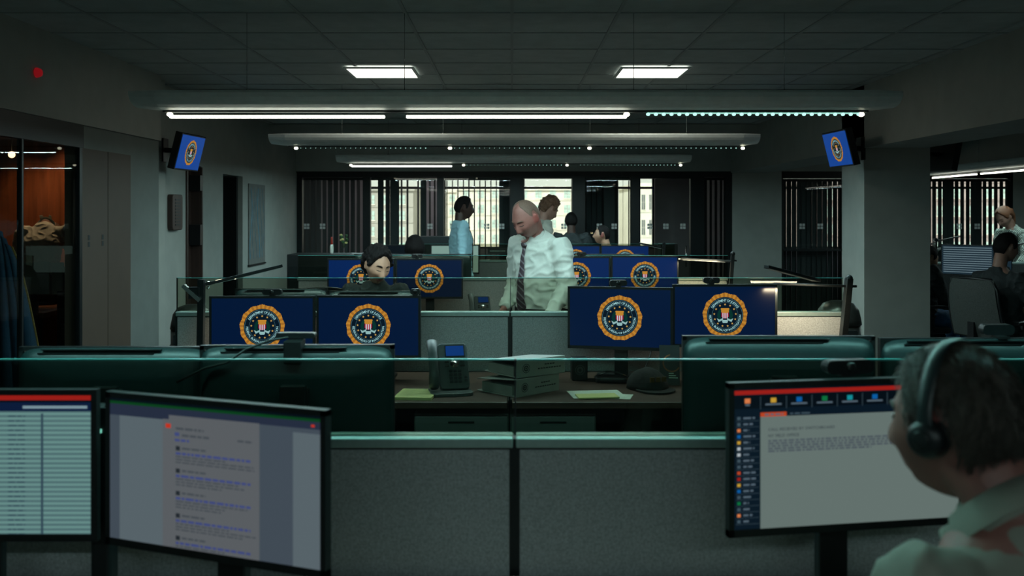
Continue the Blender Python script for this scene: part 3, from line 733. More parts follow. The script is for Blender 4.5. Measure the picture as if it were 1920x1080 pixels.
# webcams
webcam(X(509, 4.96), 4.98, zt2, 0, 'black webcam on the left seal monitor under the lit monitor back', .10)
webcam(X(778, 4.96), 4.98, Z(554, 4.98), 0, 'small black webcam at the upper corner of the left seal monitor pair, near the centre', .05)
webcam(X(1160, 4.96), 4.98, Z(538, 4.98), 0, 'black webcam on the outward turned seal monitor', .09)
webcam(X(1335, 4.96), 4.98, Z(533, 4.98), 0, 'black webcam on the seal monitor beside the warm lit partition', .085)
webcam(X(832, ax), 7.78, Z(485, 7.78), 0, 'black webcam on top of the dim seal monitor in the third row', .09)
webcam(X(872, 10.75), 10.75, Z(459, 10.75), 0, 'black webcam on the distant blank pale screen', .085)
webcam(X(1090, 7.78), 7.78, Z(481, 7.78), 0, 'black webcam beside the bald man\'s arm', .08)
webcam(X(1875, 2.74), 2.76, Z(633, 2.74), R(180), 'black webcam peeking over the headset man\'s hair', .09)
# conference webcam with clamp and cable on near back
r = thing('webcam', 'black webcam on a clamp with a looping cable on the near monitor back', 'webcam', (X(556, 2.72), 2.72, Z(644, 2.72)), R(180))
MB().rbox((-.055, -.012, .016), (.055, .018, .032), .007, 'black_plastic').build('body', r)
MB().box((-.024, -.008, -.05), (.024, .058, .014), 'black_plastic').build('clip', r, bev=.003)
c = MB(); pts = [Vector((.02, .02, .02)), Vector((.07, .03, .012)), Vector((.13, .05, -.01)), Vector((.18, .06, -.045)), Vector((.24, .06, -.06)), Vector((.32, .055, -.10))]
c.loft(pts, [.0035] * 6, 'black_plastic', n=8); c.build('cable', r)
# wall mounted screens
def tv(x, y, z, yaw, pitch, lab, seal=True, wall=(0, 0), w=.50, h=.315):
    r = thing('wall_monitor', lab, 'screen', (x, y, z), 0)
    piv = Matrix.Rotation(yaw, 4, 'Z') @ Matrix.Rotation(pitch, 4, 'X')
    b = MB().box((-w / 2, -.01, -h / 2), (w / 2, .05, h / 2), 'bezel_black', piv).build('casing', r, bev=.004)
    s = MB().box((-w / 2 + .014, -.013, -h / 2 + .014), (w / 2 - .014, -.0102, h / 2 - .014), 'scr_tv' if seal else 'ui_darker', piv).build('screen', r)
    if seal:
        o = add_seal(s, piv @ Vector((0, -.0135, 0)), .112); o.rotation_euler = piv.to_euler()
    m = MB(); m.bar(piv @ Vector((0, .05, 0)), Vector((wall[0], wall[1], .02)), .04, .04, 'black_plastic'); m.box((wall[0] - .02, wall[1] - .06, -.08), (wall[0] + .02, wall[1] + .06, .12), 'black_plastic'); m.build('wall_bracket', r)
    return r
tv(X(355, 8.2), 8.2, Z(286, 8.2), R(86), R(14), 'small blue seal screen mounted high on the left column', wall=(-.22, .0) )
tv(X(1572, 8.2), 8.2, Z(279, 8.2), R(-86), R(14), 'small blue seal screen mounted high on the right column', wall=(.30, .30))
tv(X(1768, 9.1), 9.1, Z(292, 9.1), R(100), R(12), 'black screen seen from the side past the right column', seal=False, wall=(-.38, -.1))
# ------------------------------------------------------------------ near monitors with their screen pictures
def rect(mb, u0, v0, u1, v1, m, k=1):
    "u from the left, v from the top, both 0..1 of the lit area"
    W, H = MW - .024, MH - .028; y = -.004 - .0004 * k; zc = .002
    a, b_ = (u0 - .5) * W, (u1 - .5) * W; c, d = (.5 - v0) * H + zc, (.5 - v1) * H + zc
    mb.add([(a, y, c), (b_, y, c), (b_, y, d), (a, y, d)], [(0, 3, 2, 1)], m)
def words(mb, u, v, u1, h, m, rn, k=2, wmin=.012, wmax=.04):
    while u < u1:
        w = rn.uniform(wmin, wmax); rect(mb, u, v, min(u + w, u1), v + h, m, k); u += w + .006
def ui_table(s):
    rn = random.Random(1); mb = MB()
    rect(mb, 0, 0, 1, 1, 'tab_dark', 1); rect(mb, 0, 0, 1, .035, 'ui_red', 2); rect(mb, 0, .035, 1, .05, 'ui_darker', 2); rect(mb, 0, .05, 1, .115, 'tab_bar', 2)
    rect(mb, .72, .075, .985, .095, 'tab_field', 3)
    for i in range(26):
        v = .125 + i * .034
        rect(mb, 0, v, 1, v + .017, 'tab_light', 2)
        for u0, u1 in ((.02, .18), (.3, .42), (.5, .6), (.66, .73)): words(mb, u0, v + .020, u1, .009, 'tab_mark', rn, 3)
    rect(mb, .795, .13, .805, 1, 'tab_mark', 4); rect(mb, .60, .13, .602, 1, 'tab_mark', 4)
    mb.build('screen_picture', s, fixn=False)
def ui_doc(s):
    rn = random.Random(2); mb = MB()
    rect(mb, 0, 0, 1, 1, 'doc_side', 1); rect(mb, 0, 0, 1, .02, 'ui_darker', 2); rect(mb, 0, .02, 1, .04, 'doc_green', 2); rect(mb, 0, .04, 1, .09, 'doc_bar', 2)
    rect(mb, 0, .09, .34, .12, 'doc_bar', 2); rect(mb, .3, .085, .73, .115, 'doc_page', 3); rect(mb, .96, .06, .975, .075, 'doc_red', 3)
    rect(mb, .27, .115, .73, 1, 'doc_page', 3); rect(mb, 0, .12, .05, 1, 'doc_side', 2); rect(mb, .05, .12, .27, 1, 'ui_page2', 2); rect(mb, .88, .12, 1, 1, 'ui_page2', 2)
    rect(mb, .285, .145, .310, .175, 'doc_red', 4)
    words(mb, .335, .165, .47, .016, 'doc_grey', rn, 4); rect(mb, .33, .20, .352, .225, 'doc_blue', 4); words(mb, .365, .21, .50, .016, 'doc_grey', rn, 4)
    words(mb, .63, .21, .70, .014, 'doc_grey', rn, 4); words(mb, .33, .245, .40, .017, 'doc_blue', rn, 4)
    v = .295
    for j in range(5):
        rect(mb, .335, v, .355, v + .03, 'doc_dark', 4); words(mb, .365, v + .006, .48, .014, 'doc_grey', rn, 4)
        words(mb, .335, v + .042, .69, .017, 'doc_blue', rn, 4)
        for q in range(3): words(mb, .335, v + .067 + q * .02, rn.uniform(.55, .72), .010, 'doc_grey', rn, 4)
        v += .155
    mb.build('screen_picture', s, fixn=False)
def ui_call(s):
    rn = random.Random(4); mb = MB(); W, H = MW - .024, MH - .028
    rect(mb, 0, 0, 1, 1, 'ui_dark', 1); rect(mb, 0, .0, 1, .026, 'ui_darker', 2); rect(mb, 0, .015, .985, .045, 'ui_red', 3)
    rect(mb, 0, .05, 1, .145, 'ui_darker', 2); rect(mb, .112, .205, 1, 1, 'ui_page', 2); rect(mb, .112, .175, .225, .205, 'ui_orange', 3)
    for i, m in enumerate(('ui_icon_o', 'ui_icon_y', 'ui_icon_b', 'ui_icon_g', 'ui_icon_t', 'ui_icon_b', 'ui_icon_y', 'ui_icon_g')):
        u = .112 * i + .056; rect(mb, u - .012, .072, u + .012, .106, m, 4); rect(mb, u - .035 if i else u - .01, .112, u + .035 if i else u + .01, .124, 'ui_label', 4)
        rect(mb, .112 * (i + 1) - .001, .06, .112 * (i + 1) + .001, .15, 'ui_line', 4)
    words(mb, .13, .184, .21, .012, 'ui_label', rn, 4); words(mb, .24, .184, .33, .010, 'ui_line', rn, 4)
    ic = ('ui_line', 'ui_line', 'ui_icon_o', 'ui_icon_b', 'ui_icon_y', 'ui_whiteicon', 'ui_whiteicon', 'ui_line', 'ui_line', 'ui_orange', 'ui_red', 'ui_icon_y', 'ui_icon_b', 'ui_line', 'ui_icon_g', 'ui_line', 'ui_icon_o', 'ui_line')
    for i, m in enumerate(ic):
        v = .20 + i * .043; rect(mb, .006, v + .03, .106, v + .032, 'ui_line', 3); rect(mb, .012, v, .026, v + .022, m, 4); words(mb, .038, v + .004, rn.uniform(.06, .095), .013, 'ui_label', rn, 4)
    x = (.145 - .5) * W
    text_line(mb, 'CALL RECEIVED BY SWITCHBOARD', x, (.5 - .30) * H, .0088, 'ui_text', -.0065)
    text_line(mb, 'NY FIELD OFFICE', x, (.5 - .345) * H, .0088, 'ui_text', -.0065)
    for q in range(5): words(mb, .145, .372 + q * .0185, .76 if q < 4 else .60, .0135, 'ui_greytext', rn, 4, .008, .03)
    mb.build('screen_picture', s, fixn=False)
monitor(X(179, 2.05) - MW / 2, 2.06, Z(730, 2.06), R(0), 'near monitor showing a pale table of rows', 'ui_dark', False, content=ui_table)
xa, ya, xb, yb = X(200, 2.05), 2.05, X(615, 1.85), 1.85
ang = math.atan2(yb - ya, xb - xa)
monitor((xa + xb) / 2, (ya + yb) / 2, Z(750, 1.95), ang, 'near monitor turned inward showing a grey document page', 'ui_dark', False, content=ui_doc)
xa, ya = X(1365, 2.02), 2.02; ang = R(10)
xb, yb = xa + MW * math.cos(ang), ya + MW * math.sin(ang)
monitor((xa + xb) / 2, (ya + yb) / 2 , Z(718, 2.02), ang, 'near monitor showing a call form with dark sidebar', 'ui_dark', False, content=ui_call)
webcam(X(1592, 2.1), 2.11, Z(718, 2.02), ang, 'black webcam on the call form monitor beside the headset man\'s forehead', .11)
o = MB().box((-.004, -.003, -.004), (.004, .003, .004), 'led_green').build('speaker_light'); 
r = thing('slim_speaker', 'slim black speaker with a green light between the two near left monitors', 'speaker', (X(191, 2.12), 2.13, .70))
MB().rbox((-.022, -.02, 0), (.022, .03, Z(760, 2.13) - .70), .008, 'bezel_black', axis='z').build('casing', r, bev=.002)
o.parent = r; o.location = (0, -.022, Z(806, 2.12) - .70); o.name = 'indicator_light'
# ------------------------------------------------------------------ desk lamps
def lamp(lab, base, top, pivot, tip, watts=0, rod=None, th=.016, headbox=False, bw=.028):
    base, top, pivot, tip = map(Vector, (base, top, pivot, tip))
    r = thing('desk_lamp', lab, 'lamp', base)
    q = lambda v: Vector(v) - base
    MB().bar(q(base), q(top), bw, bw, 'lamp_grey').build('post', r, bev=.002)
    MB().box(Vector((-.04, -.04, 0)), Vector((.04, .04, .012)), 'lamp_grey').build('base', r, bev=.002)
    h = MB().bar(q(pivot), q(tip), .03, th, 'lamp_grey').build('lamp_arm', r, bev=.002)
    d = (tip - pivot).normalized()
    MB().bar(q(pivot + d * .05 - Vector((0, 0, th * .55))), q(tip - d * .02 - Vector((0, 0, th * .55))), .02, .003, 'decal_white').build('led_strip', h)
    if rod:
        MB().tube(q(rod[0]), q(rod[1]), .007, 'lamp_grey', 8).build('support_rod', r)
    if headbox:
        c = q(top); mb = MB(); mb.box(c + Vector((-.06, -.03, -.10)), c + Vector((-.005, .02, -.04)), 'lamp_grey'); mb.bar(c + Vector((-.09, -.02, -.03)), c + Vector((.0, -.02, -.11)), .03, .02, 'chrome'); mb.ball(c + Vector((.035, 0, -.02)), .012, 'chrome', 6); mb.ball(c + Vector((.035, 0, -.045)), .009, 'chrome', 6); mb.build('joint', r)
    else:
        mb = MB(); mb.ball(q(top), .02, 'lamp_grey', 8); mb.build('joint', r)
    if watts:
        mid = (pivot + tip) / 2; a = area('lamp_strip_light', mid - Vector((0, 0, .02)), (0, 0, 0), .3, .03, watts, WARM, 120); a.rotation_euler = (0, 0, math.atan2(d.y, d.x))
    return r
D5 = 5.08
lamp('tall dark desk lamp with its arm rising to the right, beside the left seal monitors', (X(375, D5), D5, .70), P(378, 524, D5), P(386, 533, D5), P(530, 498, 5.16), 1.2, headbox=True, bw=.034)
lamp('dark desk lamp with slanted post and long arm by the warm lit partition', (X(1573, D5), D5 - .01, .70), P(1592, 522, D5), P(1535, 526, D5), P(1437, 500, 4.75), 0, rod=(P(1450, 532, D5), P(1606, 537, D5)), bw=.034)
a = area('lamp_strip_light', P(1500, 545, 4.95), (R(30), 0, 0), .34, .03, 3.0, WARM)
lamp('small lit desk lamp above the third partition at the right of the bright seal screens', (X(1366, 7.8), 7.8, .70), P(1374, 476, 7.8), P(1372, 490, 7.8), P(1276, 485, 7.9), 0, rod=(P(1371, 488, 7.8), P(1381, 489, 7.8)))
a = area('lamp_strip_light', P(1310, 492, 7.75), (R(25), 0, 0), .3, .03, 3.0, WARM)
lamp('distant desk lamp behind the farthest seal monitor', (X(1243, 10.8), 10.8, .70), P(1245, 457, 10.8), P(1245, 466, 10.8), P(1200, 456, 10.6), 0)
lamp('thin desk lamp arm in front of the window past the column', (X(1752, 9.95), 9.95, .70), P(1756, 450, 9.9), P(1758, 452, 9.9), P(1800, 443, 9.9), 0, th=.012, bw=.016)
lamp('thin desk lamp arm beside the seated man in the dark suit', (X(1935, 9.95), 9.9, .70), P(1935, 452, 9.9), P(1930, 454, 9.9), P(1895, 461, 9.9), 0, th=.012, bw=.016)
# ------------------------------------------------------------------ bins at the row ends
def dome_bin(x, y, ztop, lab, r=.19):
    t = thing('domed_bin', lab, 'bin', (x, y, 0)); h = ztop
    MB().lathe([(r, .0), (r, h - .27), (r + .006, h - .265), (r + .006, h - .25), (r, h - .245), (r, h - .15)], 'bin_steel', n=40).build('body', t)
    MB().lathe([(r + .004, h - .15), (r, h - .12), (r * .9, h - .06), (r * .68, h - .02), (r * .35, h - .004), (.01, h)], 'bin_steel', n=40).build('domed_lid', t)
    MB().rbox((-.07, -r - .008, h - .235), (.07, -r + .03, h - .175), .01, 'bezel_black').build('flap', t)
dome_bin(X(360, 5.95), 5.95, Z(570, 5.95), 'dark steel bin with domed lid at the left end of the second partition row', .125)
dome_bin(X(1574, 5.98), 6.0, Z(563, 5.98), 'dark steel bin with domed lid between the lamp post and the right column', .135)
# ------------------------------------------------------------------ things on the paper desk
def phone(loc, rz, lab, s=1):
    r = thing('desk_phone', lab, 'phone', loc, rz); r.scale = (s, s, s)
    tilt = Matrix.Translation((0, 0, .03)) @ Matrix.Rotation(R(58), 4, 'X')
    MB().rbox((-.085, -.095, 0), (.095, .06, .014), .03, 'phone_grey', axis='z').build('base', r, bev=.003)
    b = MB(); b.rbox((-.04, -.02, -.012), (.09, .19, .016), .02, 'phone_grey', tilt, axis='z'); body = b.build('body', r, bev=.003)
    MB().box((-.008, .125, .0165), (.078, .18, .018), 'bezel_black', tilt).box((-.004, .130, .018), (.074, .176, .0188), 'lcd_blue', tilt).build('display', r)
    k = MB(); k.lathe([(.018, .016), (.018, .021), (.011, .022), (.011, .0235)], 'chrome', (.03, .092, 0), 20, tilt)
    for sx in (-1, 1):
        for sz in (-1, 1): k.box((.03 + sx * .034 - .009, .092 + sz * .009 - .003, .016), (.03 + sx * .034 + .009, .092 + sz * .009 + .003, .019), 'chrome', tilt)
    k.build('navigation_key', r)
    k = MB()
    for i in range(3):
        for j in range(4): k.rbox((.004 + i * .019, .006 + j * .016, .015), (.018 + i * .019, .017 + j * .016, .0195), .003, 'bezel_black', tilt, axis='z')
    for j in range(2): k.box((.068, .012 + j * .014, .015), (.08, .02 + j * .014, .019), 'bezel_black', tilt)
    k.build('keypad', r)
    h = MB(); h.loft([tilt @ Vector(p) for p in ((-.066, -.012, .012), (-.066, .0, .04), (-.066, .06, .052), (-.066, .13, .052), (-.066, .185, .042), (-.066, .20, .012))], [(.021, .012), (.024, .017), (.020, .012), (.020, .012), (.024, .017), (.021, .012)], 'phone_grey', n=14)
    h.build('handset', r)
    MB().box((-.03, .02, .012), (.08, .05, .11), 'black_plastic', Matrix.Rotation(R(-8), 4, 'X')).build('stand', r)
phone((X(842, 4.62), 4.60, .70), R(12), 'grey desk phone with a blue display left of the white binders', 1.12)
phone((X(900, 7.6), 7.6, .70), R(10), 'small grey phone with a blue display seen through the second glass', 1.0)
def sheets(name, lab, cat, x, y, rz, w, d, h, m, part=None):
    r = thing(name, lab, cat, (x, y, .70), rz)
    MB().box((-w / 2, -d / 2, 0), (w / 2, d / 2, h), m).build('page_block', r)
    if part: part(r)
    return r
def lines(r, w=.2, d=.26, h=.0125):
    mb = MB()
    for i in range(9): mb.box((-w / 2 + .01, -d / 2 + .02 + i * .025, h), (w / 2 - .01, -d / 2 + .0215 + i * .025, h + .0004), 'pane_pale')
    mb.build('ruling', r)
sheets('notepad', 'pale yellow notepad at the left end of the phone desk', 'notepad', X(781, 4.52), 4.53, R(-5), .175, .22, .012, 'note_yellow', lambda r: lines(r, .17, .20))
sheets('paper_sheet', 'loose white sheet on the desk right of the binders, lying under the yellow pad', 'paper', X(1118, 4.55), 4.56, R(7), .25, .19, .002, 'paper')
r = sheets('notepad', 'yellow lined pad on the white sheet beside the black cap', 'notepad', X(1120, 4.48), 4.49, R(7), .19, .10, .006, 'note_yellow')
r.location.z = .7025
sheets('paper_sheet', 'second loose white sheet slipping out beside the black cap', 'paper', X(1155, 4.5), 4.51, R(-14), .15, .12, .0015, 'paper')
def binder(x, y, z, rz, lab, tilt=0):
    r = thing('ring_binder', lab, 'binder', (x, y, z), rz); L, W, H = .29, .27, .084
    # spine faces +x', covers open like a wedge towards -x'
    r.rotation_euler = (0, 0, rz)
    MB().box((0, -L / 2, 0), (.004, L / 2, H), 'binder_white').build('spine', r, bev=.0015)
    MB().box((-W, -L / 2, 0), (0, L / 2, .004), 'binder_white').build('cover', r, bev=.0015)
    up = Matrix.Translation((0, 0, H - .004)) @ Matrix.Rotation(R(tilt), 4, 'Y')
    MB().box((-W, -L / 2, 0), (0, L / 2, .004), 'binder_white', up).build('cover', r, bev=.0015)
    MB().box((-W + .03, -L / 2 + .006, .006), (-.03, L / 2 - .006, .048), 'binder_white').build('page_block', r)
    g = MB()
    for yy in (-.1, 0, .1): g.lathe([(.022, -.002), (.025, 0), (.022, .002)], 'chrome', n=14, mx=Matrix.Translation((-.03, yy, .03)) @ Matrix.Rotation(R(90), 4, 'X'))
    g.build('rings', r)
    mx = Matrix.Translation((.0045, -.09, H / 2)) @ Matrix.Rotation(R(90), 4, 'Z')
    l = MB(); pts = [(.022 * math.cos(2 * math.pi * k / 24), .022 * math.sin(2 * math.pi * k / 24)) for k in range(24)]
    mb = MB(); 
    for r0, r1, m in ((.022, .019, 'ink'), (.014, .008, 'ink'), (.005, .0, 'ink')):
        n = 24; vs = []
        for rr in (r0, r1):
            for k in range(n): a = 2 * math.pi * k / n; vs.append((.0006, -.09 + rr * math.cos(a), H / 2 + rr * math.sin(a)))
        l.add([(v[0] + .004, v[1], v[2]) for v in vs], [[k, (k + 1) % n, n + (k + 1) % n, n + k] for k in range(n)], m)
    for k, (a, b_) in enumerate(((.02, .08), (-.02, .11))):
        yy = a
        while yy < b_: l.box((.004, yy, H / 2 + .008 - k * .018), (.0047, yy + .012, H / 2 + .014 - k * .018), 'ink'); yy += .016
    l.build('spine_label', r)
    return r
def binder_at(px, D, z, rz, lab, tilt):
    c, q = math.cos(R(rz)), math.sin(R(rz)); binder(X(px, D) - q * .145, D + c * .145, z, R(rz), lab, tilt)
binder_at(967, 4.47, .70, -46, 'lower white ring binder with a round emblem on its spine, lying on the paper desk', -5)
binder_at(968, 4.50, .786, -54, 'upper white ring binder with a round emblem on its spine, stacked on the other', -6)
r = thing('paper_cube', 'small black box with a grey round emblem on the desk behind the papers', 'box', (X(1086, 4.95), 4.97, .70), R(4))
MB().box((-.04, -.04, 0), (.04, .04, .115), 'bezel_black').build('body', r, bev=.004)
mb = MB(); disc(mb, .026, 'phone_grey', -.0408, 28, r0=.022); disc(mb, .017, 'phone_grey', -.0408, 20, r0=.008)
e = mb.build('emblem', r, fixn=False); e.location = (0, 0, .055)
r = thing('cap', 'crumpled black cap with gold lettering on the paper desk', 'cap', (X(1215, 4.7), 4.72, .70), R(20))
mb = MB(); mb.ball((0, 0, .0), (.10, .12, .10), 'black_cloth', 14)
mb.v = [Vector((v.x, v.y, max(v.z, 0) * (1 + .12 * noise.noise(v * 30)))) for v in mb.v]; mb.build('crown', r)
mb = MB(); pts = [(-.09 * math.cos(t), -.10 - .08 * math.sin(t)) for t in [math.pi * i / 10 for i in range(11)]] + [(.09, -.05), (-.09, -.05)]
mb.prism(pts, .004, .010, 'black_cloth', 'z'); mb.build('brim', r)
mb = MB(); rn = random.Random(8)
for i in range(3): mb.box((-.045 + i * .032, -.118, .05), (-.024 + i * .032, -.108, .072), 'gold')
mb.build('lettering', r)
r = thing('headphone_case', 'flat black pouch beside the loose papers', 'pouch', (X(1150, 4.85), 4.90, .70), R(-8))
MB().rbox((-.09, -.05, 0), (.09, .05, .03), .03, 'black_plastic', axis='z').build('body', r, bev=.01)
mb = MB(); mb.loft([Vector((-.07, 0, .03)), Vector((-.03, 0, .05)), Vector((.03, 0, .05)), Vector((.07, 0, .03))], [.005] * 4, 'dark_metal', n=8); mb.build('strap', r)
r = thing('folder', 'dark leaning folder with an orange ring and white lines by the monitor post', 'folder', (X(1256, 4.8), 4.80, .70), R(-6))
lean = Matrix.Rotation(R(-12), 4, 'X')
MB().box((-.05, 0, 0), (.05, .008, .20), 'bezel_black', lean).build('cover', r)
mb = MB(); disc(mb, .045, 'wire_orange', -.001, 30, r0=.038, a0=100, a1=330); mb.v = [lean @ (v + Vector((.01, 0, .11))) for v in mb.v]; mb.build('ring_emblem', r, fixn=False)
mb = MB()
for i in range(3): mb.box((-.005, -.0012, .035 + i * .011), (.04 - i * .01, 0, .040 + i * .011), 'paper', lean)
mb.build('lettering', r)
r = thing('computer_cable', 'dark cable drooping from the outward turned seal monitor to the desk', 'cable', (X(1226, 5.1), 5.12, .70))
mb = MB(); mb.loft([(.05, .05, .28), (.02, .06, .22), (-.01, .04, .1), (-.05, 0, .02), (-.1, -.03, .006)], [.003] * 5, 'black_plastic', n=8); mb.build('cord', r)
# keyboards behind seal monitors are hidden; mid-row clutter
r = thing('filing_cabinet', 'low black cabinet at the left end behind the third partition row', 'cabinet', (X(612, 9.5), 9.5, 0))
MB().box((-.34, -.22, 0), (.34, .22, Z(477, 9.3)), 'bezel_black').build('body', r, bev=.006)
for z in (.2, .55, .9):
    d = MB().box((-.32, -.232, z - .15), (.32, -.22, z + .15), 'dark_frame').build('drawer', r, bev=.003); MB().box((-.08, -.24, z + .08), (.08, -.232, z + .095), 'dark_metal').build('handle', d)
zc = Z(477, 9.3)
r = thing('vase', 'small glass vase with a yellow flower on the low black cabinet', 'vase', (X(645, 9.5), 9.5, zc))
MB().lathe([(.03, 0), (.034, .02), (.02, .10), (.024, .12)], 'clear_glass', n=16).build('glass_body', r)
mb = MB(); rn = random.Random(9)
for i in range(12):
    a = rn.uniform(0, 6.28); p = Vector((.03 * math.cos(a), .03 * math.sin(a), rn.uniform(.1, .19))); mb.tube((0, 0, .05), p, .002, 'leaf_green', 5); mb.ball(p, (.016, .016, .012), 'leaf_green' if i % 3 else 'flower_yellow', 5)
mb.build('flowers', r)
r = thing('bottle', 'thin red and white bottle on the low black cabinet', 'bottle', (X(622, 9.5), 9.5, zc))
MB().lathe([(.016, 0), (.018, .02), (.018, .07), (.012, .09)], 'paper', n=14).build('body', r); MB().lathe([(.011, .09), (.010, .16), (.005, .165)], 'red_plastic', n=12).build('neck', r)
r = thing('printer', 'dark office printer in front of the glass wall behind the black chair top', 'printer', (X(822, 12.2), 12.2, 0))
MB().box((-.32, -.25, 0), (.32, .25, .95), 'bezel_black').build('cabinet_body', r, bev=.006); MB().rbox((-.26, -.22, .95), (.26, .2, Z(443, 12.2)), .03, 'dark_frame').build('scanner', r)
r = thing('sign_plate', 'dark plate with small lettering on the glass wall near the bald man', 'sign', (X(933, 13.55), 13.575, Z(470, 13.55)))
MB().box((-.14, 0, -.05), (.14, .015, .04), 'bezel_black').build('plate', r)
mb = MB(); rn = random.Random(5); x = -.11
while x < .11: w = rn.uniform(.008, .02); mb.box((x, -.002, -.012), (x + w, 0, .0), 'pane_pale'); x += w + .006
mb.build('lettering', r)
# desk organisers on far right
r = thing('desk_box', 'dark box with stacked trays beside the distant desk lamp', 'box', (X(1252, 11.4), 11.4, .70))
MB().box((-.1, -.12, 0), (.1, .12, Z(457, 11.3) - .7), 'dark_metal').build('body', r, bev=.004)
# whiteboard / poster on the left wall, intercom
r = thing('wall_poster', 'tall pale poster with blue curves on the left wall', 'poster', (XL, 11.45, (Z(345, 11.3) + Z(495, 11.3)) / 2))
h2 = (Z(345, 11.3) - Z(495, 11.3)) / 2; MB().box((0, -.36, -h2), (.012, .36, h2), 'poster_paper').build('sheet', r)
mb = MB(); rn = random.Random(6)
for k in range(6):
    pts = []
    y0 = -.28 + k * .11
    for i in range(9): pts.append(Vector((.014, y0 + .05 * math.sin(i * .7 + k), h2 * .9 - i * h2 * .22)))
    mb.loft(pts, [(.012 if k in (0, 3) else .005, .001)] * 9, 'map_blue', side=Vector((0, 1, 0)), n=6, smooth=False)
mb.build('blue_lines', r)
MB().box((0, -.38, -h2 - .02), (.02, .38, -h2), 'dark_frame').build('bottom_strip', r)
r = thing('wall_intercom', 'dark oblong intercom unit on the pale wall under the left seal screen', 'intercom', (XL, 8.62, (Z(365, 8.6) + Z(431, 8.6)) / 2))
MB().rbox((0, -.13, -.16), (.05, .13, .16), .03, 'door_brown', axis='x').build('casing', r, bev=.006)
mb = MB()
for i in range(9):
    mb.box((.05, -.07, -.12 + i * .028), (.053, .07, -.105 + i * .028), 'bezel_black')
mb.build('grille', r)
# ------------------------------------------------------------------ office chairs
def chair(x, y, rz, lab, zback=1.05, meshback=True, seat_z=.47, tone='black_plastic', wide=.46, arms=True):
    r = thing('office_chair', lab, 'chair', (x, y, 0), rz)     # +y of the chair is where the sitter looks
    MB().rbox((-.24, -.22, seat_z - .06), (.24, .25, seat_z), .06, tone, axis='z').build('seat', r, bev=.02)
    bk = MB(); H = zback - seat_z
    def P2(u, v): return Vector((u * wide / 2 * (1 - .12 * v * v), -.24 - .04 * v + .05 * u * u - .05 * math.sin(v * 2.2), seat_z + .08 + v * (H - .08)))
    fr = [P2(-1, 0)] + [P2(-1, t / 6) for t in range(1, 6)] + [P2(-.85, 1), P2(0, 1.02), P2(.85, 1)] + [P2(1, t / 6) for t in range(5, 0, -1)] + [P2(1, 0), P2(0, -.02), P2(-1, 0)]
    bk.loft(fr, [.014] * len(fr), 'black_plastic', side=Vector((0, 1, 0)), n=8, cap=None); b = bk.build('backrest', r)
    g = MB(); n = 8; vs = [P2(-.96 + 1.92 * i / n, j / n) for j in range(n + 1) for i in range(n + 1)]
    vs2 = [v + Vector((0, -.012, 0)) for v in vs]; N1 = len(vs)
    fs = [[j * (n + 1) + i, j * (n + 1) + i + 1, (j + 1) * (n + 1) + i + 1, (j + 1) * (n + 1) + i] for j in range(n) for i in range(n)]
    g.add(vs + vs2, fs + [[a + N1 for a in f[::-1]] for f in fs], 'mesh_grey' if meshback else tone, smooth=True); g.build('back_mesh', b)
    MB().box((-.03, -.30, seat_z - .04), (.03, -.24, seat_z + .2), 'black_plastic').box((-.03, -.30, seat_z - .06), (.03, .0, seat_z - .04), 'black_plastic').build('back_support', r)
    MB().lathe([(.03, .1), (.03, seat_z - .06)], 'dark_metal', n=16).build('column', r)
    if arms:
        for s in (-1, 1):
            m = MB(); m.box((s * .27 - .04, -.12, seat_z + .19), (s * .27 + .04, .14, seat_z + .215), 'black_plastic'); m.box((s * .27 - .012, -.02, seat_z - .05), (s * .27 + .012, .02, seat_z + .19), 'black_plastic'); m.box((min(0, s * .27), -.02, seat_z - .065), (max(0, s * .27), .02, seat_z - .05), 'black_plastic'); m.build('armrest', r, bev=.006)
    for k in range(5):
        a = 2 * math.pi * k / 5 + .3; e = Vector((.28 * math.cos(a), .28 * math.sin(a), .07)); l = MB().bar((0, 0, .10), e, .035, .03, 'black_plastic').build('foot', r)
        MB().lathe([(.025, -.012), (.028, 0), (.025, .012)], 'black_plastic', n=14, mx=Matrix.Translation((e.x, e.y, .028)) @ Matrix.Rotation(a, 4, 'Z') @ Matrix.Rotation(R(90), 4, 'X')).build('caster', l)
    return r
chair(.66, 1.28, R(0), 'black office chair of the headset man', .95)
chair(-.87, 6.32, R(180), 'black office chair of the seated dark-haired woman', 1.0)
chair(-.93, 9.35, R(0), 'black office chair of the person seen from behind', 1.0)
chair(X(1133, 12.15), 12.2, R(180), 'black office chair of the man with a moustache', 1.0)
chair(X(1868, 8.0), 8.0, R(-66), 'grey mesh office chair under the man in the dark suit', 1.02, wide=.5)
chair(3.93, 9.35, R(-80), 'dark office chair half behind the right column', 1.0)
chair(X(575, 6.7), 6.72, R(160), 'black office chair at the left end of the third row', 1.0)
# ------------------------------------------------------------------ side bay past the right column
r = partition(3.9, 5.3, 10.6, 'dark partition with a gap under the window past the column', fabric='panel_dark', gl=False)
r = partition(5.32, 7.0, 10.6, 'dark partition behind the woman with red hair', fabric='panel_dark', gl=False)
desk(3.95, 5.3, 9.8, 10.56, 'brown desk in the side bay carrying the monitor with rows of text')
desk(5.32, 6.9, 9.8, 10.56, 'brown desk in the side bay by the dark-suited man')
def ui_far(s):
    mb = MB()
    for i in range(12): rect(mb, .03, .05 + i * .078, .97, .05 + i * .078 + .03, 'far_screen', 2)
    mb.build('screen_picture', s, fixn=False)
monitor(X(1818, 9.9), 9.95, Z(459, 9.9), R(-48), 'distant monitor with rows of pale text in the side bay', 'far_screen_dim', False, content=ui_far)
monitor(X(1862, 10.1), 10.12, Z(459, 10.1), R(20), 'dim monitor beside the head of the man in the dark suit', 'far_screen_dim', False)
